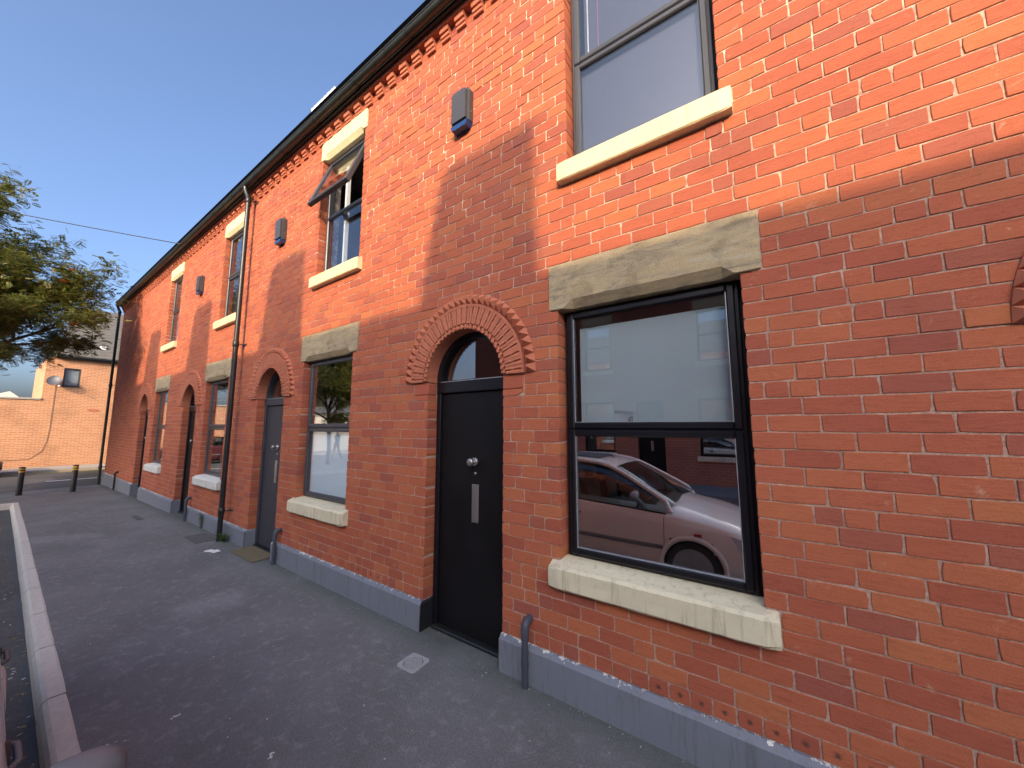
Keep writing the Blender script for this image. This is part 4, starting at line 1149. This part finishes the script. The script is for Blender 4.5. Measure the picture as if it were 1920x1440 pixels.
# ------------------------------------------------------------------ the terrace opposite (shades the street, shows in the glass)
OY = -9.4; HW = 3.55; RIDGE_Y, RIDGE_Z = -13.0, 8.28
ROW0 = -9.35
SHIFT = 13.0*math.tan(SUN_AZ)
CHIM = (-2.30 + SHIFT, -1.42 + SHIFT, -2.68 + SHIFT)
def opposite_house(x0, x1, label, chim=True):
    t = thing('opposite_house', label, 'house', ((x0+x1)/2, OY, 0), 'terraced houses across the street')
    xc = x1 - HW
    dA = (xc+2.35, xc+3.16); wA = (xc+.55, xc+1.62); uA = (xc+.62, xc+1.56)
    ops = [(dA[0], dA[1], -.3, 2.45), (wA[0], wA[1], .81, 2.46), (uA[0], uA[1], 3.54, 5.1)]
    X = sorted({x0, x1, *[v for o in ops for v in o[:2]]}); Z = sorted({-.3, 5.7, *[v for o in ops for v in o[2:]]})
    b = MB()
    for xa, xb in zip(X[:-1], X[1:]):
        for za, zb in zip(Z[:-1], Z[1:]):
            if any(o[0] < (xa+xb)/2 < o[1] and o[2] < (za+zb)/2 < o[3] for o in ops): continue
            b.quad((xb,OY,za),(xa,OY,za),(xa,OY,zb),(xb,OY,zb))
    for (a, c, z0, z1) in ops:
        b.quad((a,OY,z0),(a,OY-.2,z0),(a,OY-.2,z1),(a,OY,z1)); b.quad((c,OY,z0),(c,OY-.2,z0),(c,OY-.2,z1),(c,OY,z1)); b.quad((a,OY,z1),(a,OY-.2,z1),(c,OY-.2,z1),(c,OY,z1))
    yb = 2*RIDGE_Y - OY
    b.add([(x0,OY,-.3),(x0,OY,5.7),(x0,RIDGE_Y,RIDGE_Z-.1),(x0,yb,5.7),(x0,yb,-.3)], [(0,1,2,3,4)]); b.add([(x1,OY,-.3),(x1,OY,5.7),(x1,RIDGE_Y,RIDGE_Z-.1),(x1,yb,5.7),(x1,yb,-.3)], [(4,3,2,1,0)])
    b.quad((x0,yb,-.3),(x0,yb,5.7),(x1,yb,5.7),(x1,yb,-.3))
    b.build('wall', M['opp_brick'], t)
    d = MB(); d.box(dA[0], dA[1], OY-.16, OY-.10, -.05, 2.45); dr = d.build('door', M['door_black'], t); WORLD[dr.name] = Vector((0,0,0))
    d = MB(); cx = (dA[0]+dA[1])/2; d.box(cx-.035, cx+.035, OY-.0995, OY-.09, .9, 1.2); d.build('letter_plate', M['steel'], dr)
    d = MB(); d.tube([(cx,OY-.10,1.375),(cx,OY-.05,1.375)], .03, 12); d.build('knob', M['steel'], dr)
    for (w, z0, z1, zt) in ((wA,.81,2.46,1.64), (uA,3.54,5.1,4.34)):
        f = MB()
        for (xa, xb, za, zb) in ((w[0],w[0]+.07,z0,z1),(w[1]-.07,w[1],z0,z1),(w[0]+.07,w[1]-.07,z0,z0+.07),(w[0]+.07,w[1]-.07,z1-.07,z1),(w[0]+.07,w[1]-.07,zt-.04,zt+.04)): f.box(xa, xb, OY-.17, OY-.10, za, zb)
        fo = f.build('window', M['frame'], t); WORLD[fo.name] = Vector((0,0,0))
        p = MB(); p.box(w[0]+.07, w[1]-.07, OY-.14, OY-.134, z0+.07, z1-.07); p.build('pane', M['glass'], fo)
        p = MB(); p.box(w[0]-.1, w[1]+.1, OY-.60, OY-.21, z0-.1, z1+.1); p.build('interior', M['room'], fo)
        p = MB(); p.box(w[0]-.07, w[1]+.07, OY-.10, OY+.07, z0-.15, z0-.01, .01); p.build('sill', M['cream_low'], t)
        p = MB(); p.box(w[0]-.07, w[1]+.07, OY-.10, OY+.012, z1+.002, z1+.30, .01); p.build('lintel', M['sandstone'] if z0 < 2 else M['cream'], t)
    rf = MB(); ze = 5.72
    rf.quad((x1,OY+.25,ze-.05),(x0,OY+.25,ze-.05),(x0,RIDGE_Y,RIDGE_Z),(x1,RIDGE_Y,RIDGE_Z)); rf.quad((x0,yb-.2,ze),(x1,yb-.2,ze),(x1,RIDGE_Y,RIDGE_Z),(x0,RIDGE_Y,RIDGE_Z))
    ro = rf.build('roof', M['slate'], t); WORLD[ro.name] = Vector((0,0,0))
    g = MB(); g.box(x0, x1, OY+.10, OY+.26, 5.6, 5.72, .02); g.build('gutter', M['gutter'], t)
    if chim:
        k = round((xc + HW/2 - CHIM[0])/HW)
        a, c, s2 = (v + k*HW for v in CHIM)
        m = MB(); m.prism([(s2,RIDGE_Z-.6),(c+.06,RIDGE_Z-.6),(c,RIDGE_Z+1.20),(a,RIDGE_Z+1.20)], 'y', RIDGE_Y-.14, RIDGE_Y+.14); m.build('roof_light', M['chimney'], ro)
OL = ['opposite brick house at the far end of the row across the street', 'opposite brick house second from the far end of its row',
      'opposite brick house third from the far end, behind the parked beige car', 'opposite brick house fourth from the far end of its row',
      'opposite brick house fifth from the far end of its row', 'opposite brick house sixth from the far end of its row']
for i in range(6):
    x0 = ROW0 + i*HW
    opposite_house(x0 - (.95 if i == 0 else 0), x0 + HW, OL[i], True)

# ------------------------------------------------------------------ cars
def catmull(pts, x):
    for (xa, ya), (xb, yb) in zip(pts[:-1], pts[1:]):
        if xa <= x <= xb:
            i = [p[0] for p in pts].index(xa); t = (x-xa)/(xb-xa)
            p0 = pts[max(i-1,0)]; p3 = pts[min(i+2,len(pts)-1)]
            m0 = (yb-p0[1])/(xb-p0[0]) if xb != p0[0] else 0; m1 = (p3[1]-ya)/(p3[0]-xa) if p3[0] != xa else 0
            h = xb-xa
            return (2*t**3-3*t*t+1)*ya + (t**3-2*t*t+t)*h*m0 + (-2*t**3+3*t*t)*yb + (t**3-t*t)*h*m1
    return pts[0][1] if x < pts[0][0] else pts[-1][1]
BELT = [(-2.02,.90),(-1.7,.965),(-1.0,.945),(0,.905),(.9,.855),(1.2,.83),(1.6,.76),(1.9,.66),(2.04,.55)]
HOOD = [(-2.02,.93),(-1.7,.97),(.9,.93),(1.05,.945),(1.4,.88),(1.7,.80),(1.93,.69),(2.04,.57)]
HWID = [(-2.02,.66),(-1.85,.78),(-1.4,.83),(0,.845),(1.0,.84),(1.5,.81),(1.85,.72),(2.04,.55)]
ROOF = [(-1.98,.99),(-1.80,1.27),(-1.60,1.345),(-1.0,1.425),(-.3,1.44),(.15,1.40),(.35,1.335),(.75,1.12),(1.06,.945)]
WX = (-1.27, 1.27); WR = .30
def car(name, label, paint, loc, rz):
    t = thing(name, label, 'car', loc)
    T = Matrix.Translation(loc) @ Matrix.Rotation(rz, 4, 'Z') @ Matrix.Scale(.945, 4)
    P = lambda b, nm, m, par=t: put(b.build(nm, m, par), T)
    def sub(b, nm, m, par):
        o = b.build(nm, m); o.parent = par; return o
    xs = np.linspace(-2.02, 2.04, 82); rows = []
    for x in xs:
        w = catmull(HWID, x); zb = catmull(BELT, x); zh = catmull(HOOD, x); zs = .17 + (.10 if abs(x) > 1.75 else 0)
        rows.append([(0,zs), (w*.80,zs), (w*.955,zs+.05), (w*.985,.34), (w*1.0,.48), (w*1.0,.60), (w*.985,.60+(zb-.60)*.5), (w*.955,zb-.03), (w*.925,zb), (w*.72,(zb+zh)/2+.012), (w*.4,zh), (0,zh+.012)])
    n = len(rows[0]); b = MB(); b.smooth = True; vs = []; fs = []
    for s in (1,-1):
        o = len(vs)
        for x, r in zip(xs, rows): vs += [(x, s*y, max(z, .17)) for y, z in r]
        for i in range(len(xs)-1):
            for j in range(n-1):
                f = (o+i*n+j, o+(i+1)*n+j, o+(i+1)*n+j+1, o+i*n+j+1)
                mx = sum(vs[q][0] for q in f)/4; my = sum(abs(vs[q][1]) for q in f)/4; mz = sum(vs[q][2] for q in f)/4
                if my > .5 and any((mx-wx)**2 + (mz-.29)**2 < (WR+.035)**2 for wx in WX): continue
                if -1.75 < mx < .85 and my < .62 and mz > .8: continue
                fs.append(f if s > 0 else f[::-1])
        for e in (0, len(xs)-1): fs.append(tuple(o + e*n + j for j in range(n)))
    b.add(vs, fs); P(b, 'body', paint)
    b = MB()
    for wx in WX:
        for s in (1,-1):
            w = catmull(HWID, wx); m = 20
            pts = [(wx + (WR+.035)*math.cos(a), s*(catmull(HWID, wx + (WR+.035)*math.cos(a))*.992), .29 + (WR+.035)*math.sin(a)) for a in [R(-18) + R(216)*i/m for i in range(m+1)]]
            b.tube(pts, .030, 8)
    P(b, 'wheel_arch_lip', paint)
    b = MB()
    for wx in WX:
        for s in (1,-1):
            m = 16; ring = [(wx + (WR+.03)*math.cos(R(-20)+R(220)*i/m), .29 + (WR+.03)*math.sin(R(-20)+R(220)*i/m)) for i in range(m+1)]
            b.add([(x, s*.82, z) for x, z in ring] + [(x, s*.50, z) for x, z in ring], [(i, i+1, m+2+i, m+1+i) for i in range(m)])
            b.add([(x, s*.50, z) for x, z in ring], [tuple(range(m+1))])
    b.box(-1.7, 1.7, -.5, .5, .13, .168)
    P(b, 'underbody', M['car_dark'])
    for wx in WX:
        for s in (1,-1):
            b = MB(); b.tube([(wx,s*.64,.29),(wx,s*.645,.29),(wx,s*.80,.29),(wx,s*.815,.29)], [WR-.03,WR,WR,WR-.02], 32); wh = P(b, 'wheel', M['tyre'])
            b = MB(); b.tube([(wx,s*.80,.29),(wx,s*.822,.29)], WR-.085, 28)
            for k in range(7):
                a = 6.283*k/7; c, sn = math.cos(a), math.sin(a); p = lambda r, q: (wx + r*c - q*sn, .29 + r*sn + q*c)
                b.prism([p(.03,-.03), p(.20,-.018), p(.20,.018), p(.03,.03)], 'y', s*.8225, s*.833)
            sub(b, 'rim', M['steel'], wh)
    # glasshouse
    gx = np.linspace(-1.98, 1.06, 42); b = MB(); b.smooth = True; vs = []; fs = []; m = 9
    roofw = lambda x: .575 - .05*max(0, (x-.2)/.86) - .05*max(0, (-x-1.2)/.8)
    for x in gx:
        zr = catmull(ROOF, x); zb = min(catmull(BELT, x), zr) - .01; wb = catmull(HWID, x)*.905; wr = roofw(x); h = max(0, (zr-zb)/.5)
        wtop = wb + (wr-wb)*min(1, h); cz = .028*min(1, h)
        prof = [(wb,zb), (wb+(wtop-wb)*.5+.012, zb+(zr-zb)*.5), (wtop,zr-cz), (wtop*.6, zr-cz*.25), (0,zr)]
        prof = prof + [(-y,z) for y, z in prof[:-1][::-1]]
        vs += [(x,y,z) for y, z in prof]
    for i in range(len(gx)-1):
        for j in range(m-1):
            fs.append((i*m+j, i*m+j+1, (i+1)*m+j+1, (i+1)*m+j))
    b.add(vs, fs); P(b, 'window_glass', M['car_glass'])
    ri = [i for i, x in enumerate(gx) if -1.70 < x < .34]; b = MB(); b.smooth = True; vs2 = []; fs = []
    for i in ri: vs2 += [(vs[i*m+j][0], vs[i*m+j][1]*1.01, vs[i*m+j][2]+.010) for j in range(2, 7)]
    for a in range(len(ri)-1):
        for j in range(4): fs.append((a*5+j, a*5+j+1, (a+1)*5+j+1, (a+1)*5+j))
    b.add(vs2, fs); rp = P(b, 'roof', paint)
    b = MB(); xs_ = [x for x in gx if -.75 < x < .05]
    for xa, xb in zip(xs_[:-1], xs_[1:]): b.quad((xa,-.36,catmull(ROOF,xa)+.014),(xb,-.36,catmull(ROOF,xb)+.014),(xb,.36,catmull(ROOF,xb)+.014),(xa,.36,catmull(ROOF,xa)+.014))
    sub(b, 'sunroof', M['car_dark'], rp)
    b = MB(); b.tube([(.12,0,1.41),(-.12,0,1.56)], [.006,.003], 6); sub(b, 'aerial', M['car_dark'], rp)
    for s in (1,-1):
        b = MB(); pts = []
        for i in range(len(gx)):
            x, y, z = vs[i*m + (2 if s > 0 else 6)]; pts.append((x, y*1.012, z+.004))
        pts[-1] = (1.06, s*catmull(HWID,1.06)*.92, .87)
        b.tube(pts, .027, 8); P(b, 'roof_rail', paint)
        for px, wd in ((-.42,.05), (-1.42,.07), (.66,.018)):
            b = MB(); w0 = catmull(HWID,px)*.905; zb = catmull(BELT,px)-.01; zr = catmull(ROOF,px)-.03
            b.prism([(px-wd,zb),(px+wd,zb),(px+wd*.8,zr),(px-wd*.8,zr)], 'y', 0, .012)
            q = []
            for (x, y, z) in b.v:
                f = (z-zb)/(zr-zb); q.append((x, s*(w0 + (roofw(px)-w0)*f + .016*4*f*(1-f)*.9 + .004 + y*.4), z))
            b.v = q; P(b, 'pillar', M['car_dark'])
        # belt moulding, doors, handles, rubbing strip
        b = MB(); b.tube([(x, s*catmull(HWID,x)*.93, catmull(BELT,x)+.004) for x in np.linspace(-1.75,1.0,24)], .010, 6); P(b, 'belt_moulding', M['car_dark'])
        b = MB()
        for x0 in (.98, -.42, -1.38):
            pr = [(x0, s*(catmull(HWID,x0)*k+.0015), z) for k, z in ((.985,.30),(1.0,.48),(1.0,.60),(.985,.60+(catmull(BELT,x0)-.60)*.5),(.955,catmull(BELT,x0)-.03))]
            for p, p2 in zip(pr[:-1], pr[1:]): b.quad((p[0]-.0035,p[1],p[2]),(p[0]+.0035,p[1],p[2]),(p2[0]+.0035,p2[1],p2[2]),(p2[0]-.0035,p2[1],p2[2]))
        P(b, 'door_gap', M['car_dark'])
        b = MB(); pts = [(x, catmull(HWID,x)) for x in np.linspace(-.95,.97,18)]
        for (xa, ya), (xb, yb) in zip(pts[:-1], pts[1:]): b.add([(xa,s*(ya+.001),.455),(xb,s*(yb+.001),.455),(xb,s*(yb+.012),.465),(xa,s*(ya+.012),.465),(xa,s*(ya+.012),.495),(xb,s*(yb+.012),.495),(xa,s*(ya+.001),.505),(xb,s*(yb+.001),.505)], [(0,1,2,3),(3,2,5,4),(4,5,7,6)])
        P(b, 'rubbing_strip', M['car_plastic'])
        for hx in (-.16, -1.12):
            w = catmull(HWID,hx); z = .74
            b = MB(); b.tube([(hx, s*(w*.983-.012), z), (hx, s*(w*.983+.006), z)], [.062,.058], 18); hd = P(b, 'door_handle', M['car_dark'])
            b = MB(); b.tube([(hx-.085,s*(w*.985+.002),z+.008),(hx-.06,s*(w*.985+.022),z+.010),(hx+.06,s*(w*.985+.022),z+.010),(hx+.085,s*(w*.985+.002),z+.008)], .010, 8); sub(b, 'grip', M['car_plastic'], hd)
        # door mirror: a rounded shell on a short arm
        b = MB(); b.smooth = True; vs3 = []; fs3 = []; nu, nv = 14, 10; cx, cy, cz = .66, s*(.895), 1.045
        for i in range(nv+1):
            ph = math.pi*i/nv
            for j in range(nu):
                th = 2*math.pi*j/nu; sx = math.copysign(abs(math.sin(ph)*math.cos(th))**.75, math.sin(ph)*math.cos(th)); sz = math.copysign(abs(math.sin(ph)*math.sin(th))**.75, math.sin(ph)*math.sin(th)); sy = math.copysign(abs(math.cos(ph))**.8, math.cos(ph))
                vs3.append((cx + .060*sx*(1 if sx > 0 else .55), cy + .082*sy, cz + .052*sz - .012*sy*s))
        for i in range(nv):
            for j in range(nu): fs3.append((i*nu+j, i*nu+(j+1) % nu, (i+1)*nu+(j+1) % nu, (i+1)*nu+j))
        b.add(vs3, fs3); b.smooth = False
        b.tube([(.74, s*.77, .905), (.70, s*.82, .97), (.665, s*.86, 1.02)], [.035,.028,.024], 8); mr = P(b, 'door_mirror', M['car_plastic'])
        b = MB(); b.box(cx-.0345, cx-.031, cy-.05, cy+.05, cz-.028, cz+.028); sub(b, 'mirror_glass', M['lamp_clear'], mr)
        b = MB(); b.prism([(1.62,.56),(1.93,.52),(1.90,.64),(1.66,.70)], 'y', s*.60, s*.60+s*.17); P(b, 'headlight', M['lamp_clear'])
        b = MB(); b.prism([(-2.03,.62),(-1.93,.62),(-1.90,.98),(-2.0,.96)], 'y', s*.56, s*.775); P(b, 'tail_lamp', M['lamp_red'])
        b = MB(); b.box(1.30, 1.38, min(s*.826, s*.836), max(s*.826, s*.836), .655, .685); P(b, 'side_repeater', M['lamp_red'])
        b = MB()
        for sxx in (-.55, .25):      # seats seen through the glass
            b.box(sxx-.25, sxx+.25, min(s*.12,s*.58), max(s*.12,s*.58), .45, .62, .05); b.prism([(sxx-.40,.55),(sxx-.25,.55),(sxx-.36,1.12),(sxx-.46,1.12)], 'y', s*.14, s*.56)
            b.box(sxx-.47, sxx-.38, min(s*.24,s*.46), max(s*.24,s*.46), 1.14, 1.27, .03)
        P(b, 'seat', M['car_seat'])
    b = MB(); b.box(.55, .98, -.66, .66, .60, .86, .05); P(b, 'dashboard', M['car_dark'])
    b = MB(); b.box(-1.75, .9, -.70, .70, .20, .24); P(b, 'cabin_floor', M['car_dark'])
    return t
car('parked_car', 'beige hatchback at the kerb, its grey door mirror in the bottom left corner', M['car_paint'], (-1.98, -2.85, RZ), 0.0)
car('parked_car', 'dark maroon car on the far pavement at the left picture edge', M['car_red'], (-24.0, -3.70, CRZ+.0), R(90))

# ------------------------------------------------------------------ trees
def tree(name, label, base, H, seed, spread, group):
    rr = random.Random(seed); t = thing(name, label, 'tree', base, group); B0 = Vector(base)
    tr = MB(); cr_ = MB(); br = MB(); tips = []
    top = B0 + Vector((0, .1, H*.38)); tr.tube([B0 - Vector((0,0,.1)), B0 + Vector((.02,.02,H*.1)), top], [.13,.105,.085], 10)
    def grow(p, d, L, r, lev):
        n = 4; pts = [p]; q = p.copy(); dd = d.normalized()
        for i in range(n):
            dd = (dd + Vector((rr.gauss(0,.13), rr.gauss(0,.13), rr.gauss(.05,.09)))).normalized(); q = q + dd*L/n; pts.append(q.copy())
        tr.tube(pts, [r*(1-.55*i/n) for i in range(n+1)], 6 if lev < 2 else 4, False)
        if lev >= 1:
            for i in range(1, n+1): tips.append((pts[i], dd.copy(), lev))
        if lev < 3:
            m = (5, 4, 4)[lev]
            for i in range(m):
                f = .35 + .65*(i+rr.random())/m; idx = min(n-1, int(f*n)); c = pts[idx].lerp(pts[idx+1], f*n-idx)
                ax = Vector((rr.gauss(0,1), rr.gauss(0,1), rr.gauss(0,.5))).normalized()
                nd = (dd*.75 + ax*.8).normalized(); grow(c, nd, L*rr.uniform(.45,.68), r*.45, lev+1)
    for i in range(8):
        a = 2.4*i + rr.uniform(-.3,.3); el = (.42, .62, .9, 1.2)[i % 4]
        d = Vector((math.cos(a)*math.cos(el), math.sin(a)*math.cos(el), math.sin(el)))
        grow(B0.lerp(top, .72 + .28*(i/7)), d, spread*(1.0 + .75*math.sin(el))*rr.uniform(.8,1.05), .055, 0)
    grow(top, Vector((0,0,1)), H*.44, .075, 0)
    LV = []; LF = []
    for (p, d, lev) in tips:
        for k in range(9 if lev >= 2 else 4):
            ax = Vector((rr.gauss(0,1), rr.gauss(0,1), rr.gauss(-.1,.5))).normalized(); q = p + Vector((rr.gauss(0,.12), rr.gauss(0,.12), rr.gauss(0,.11)))
            L = rr.uniform(.11,.19); side = ax.cross(Vector((rr.gauss(0,.3),rr.gauss(0,.3),1))).normalized(); nn = side.cross(ax)
            for j in range(5):
                f = (j+.6)/5; c = q + ax*L*f - Vector((0,0,.03*f*f))
                for s in (1,-1):
                    w = .066*math.sin(.5+2.2*f); tipp = c + side*s*w + ax*w*.45; h = ax*.0145 + nn*.005
                    o = len(LV); LV += [c, c.lerp(tipp,.5)+h, tipp, c.lerp(tipp,.5)-h]; LF.append((o,o+1,o+2,o+3))
        if rr.random() < .06:
            for k in range(16):
                c = p + Vector((rr.gauss(0,.035), rr.gauss(0,.035), rr.gauss(-.02,.02))); r = .0115
                br.add([c+Vector((r,0,0)),c+Vector((0,r,0)),c+Vector((-r,0,0)),c+Vector((0,-r,0)),c+Vector((0,0,r)),c+Vector((0,0,-r))], [(0,1,4),(1,2,4),(2,3,4),(3,0,4),(1,0,5),(2,1,5),(3,2,5),(0,3,5)])
    cr_.add(LV, LF)
    tr.build('trunk', M['bark'], t); o = cr_.build('crown', M['leaf'], t); o['kind'] = 'stuff'; o = br.build('berries', M['berry'], t); o['kind'] = 'stuff'
    print('tree', name, len(tips), 'tips', len(LF), 'leaflets')
    return t
tree('rowan_tree', 'rowan tree with red berries at the left picture edge', (-15.3, -3.35, gz(-15.3)), 7.7, 5, 1.80, 'rowan trees')
tree('rowan_tree', 'rowan tree beyond the far end of the opposite row', (-17.2, -7.0, gz(-16)), 7.0, 9, 1.6, 'rowan trees')

# overhead cable
b = MB()
A0 = Vector((-9.95,-.15,5.50)); A1 = Vector((-22.1,-8.4,8.75))
b.tube([A0.lerp(A1, i/14) - Vector((0,0,.12*4*(i/14)*(1-i/14))) for i in range(15)], .009, 5)
tag(b.build('overhead_cable', M['cable']), 'thin black cable strung from the eaves towards the left', 'cable')

# ------------------------------------------------------------------ person seen mirrored in the second window
def person(loc, rz):
    t = bpy.data.meshes.new('person')
    J = [((0,0,.93),.13,.10),((0,0,1.15),.14,.10),((0,0,1.38),.16,.10),((0,0,1.48),.06,.06),((.02,0,1.56),.075,.085),((.02,0,1.70),.07,.08),
         ((0,.09,.88),.085,.085),((.17,.10,.50),.06,.06),((.10,.10,.09),.045,.045),((.24,.10,.04),.035,.03),
         ((0,-.09,.88),.085,.085),((-.06,-.10,.48),.06,.06),((-.30,-.10,.12),.045,.045),((-.20,-.10,.04),.035,.03),
         ((0,.19,1.37),.06,.06),((-.08,.22,1.08),.045,.045),((.06,.22,.86),.035,.035),((.09,.22,.79),.03,.025),
         ((0,-.19,1.37),.06,.06),((.10,-.22,1.08),.045,.045),((.28,-.20,.95),.035,.035),((.34,-.20,.93),.03,.025)]
    E = [(0,1),(1,2),(2,3),(3,4),(4,5),(0,6),(6,7),(7,8),(8,9),(0,10),(10,11),(11,12),(12,13),(2,14),(14,15),(15,16),(16,17),(2,18),(18,19),(19,20),(20,21)]
    t.from_pydata([j[0] for j in J], E, [])
    o = bpy.data.objects.new('person', t); COL.objects.link(o)
    sk = o.modifiers.new('skin', 'SKIN')
    for v, j in zip(t.skin_vertices[0].data, J): v.radius = j[1:]
    t.skin_vertices[0].data[0].use_root = True
    o.modifiers.new('smooth', 'SUBSURF').levels = 2
    m, nt, b = mat('walker_clothing'); tc = N(nt, 'TexCoord'); s = N(nt, 'SeparateXYZ'); nt.links.new(tc.outputs['Object'], s.inputs[0])
    r = ramp(nt, math_n(nt, 'DIVIDE', s.outputs[2], 1.8), [(0,(.02,.02,.02)), (.05,(.03,.035,.05)), (.47,(.02,.07,.08)), (.83,(.45,.28,.20)), (.92,(.03,.02,.015))]); r.color_ramp.interpolation = 'CONSTANT'
    nt.links.new(r.outputs[0], b.inputs['Base Color']); b.inputs['Roughness'].default_value = .8
    t.materials.append(m); o.location = loc; o.rotation_euler = (0,0,rz); o.scale = (.95,.95,.95)
    tag(o, 'person in dark clothes walking, mirrored in the second ground-floor window', 'person')
person((-20.4, -9.2, CRZ), R(80))
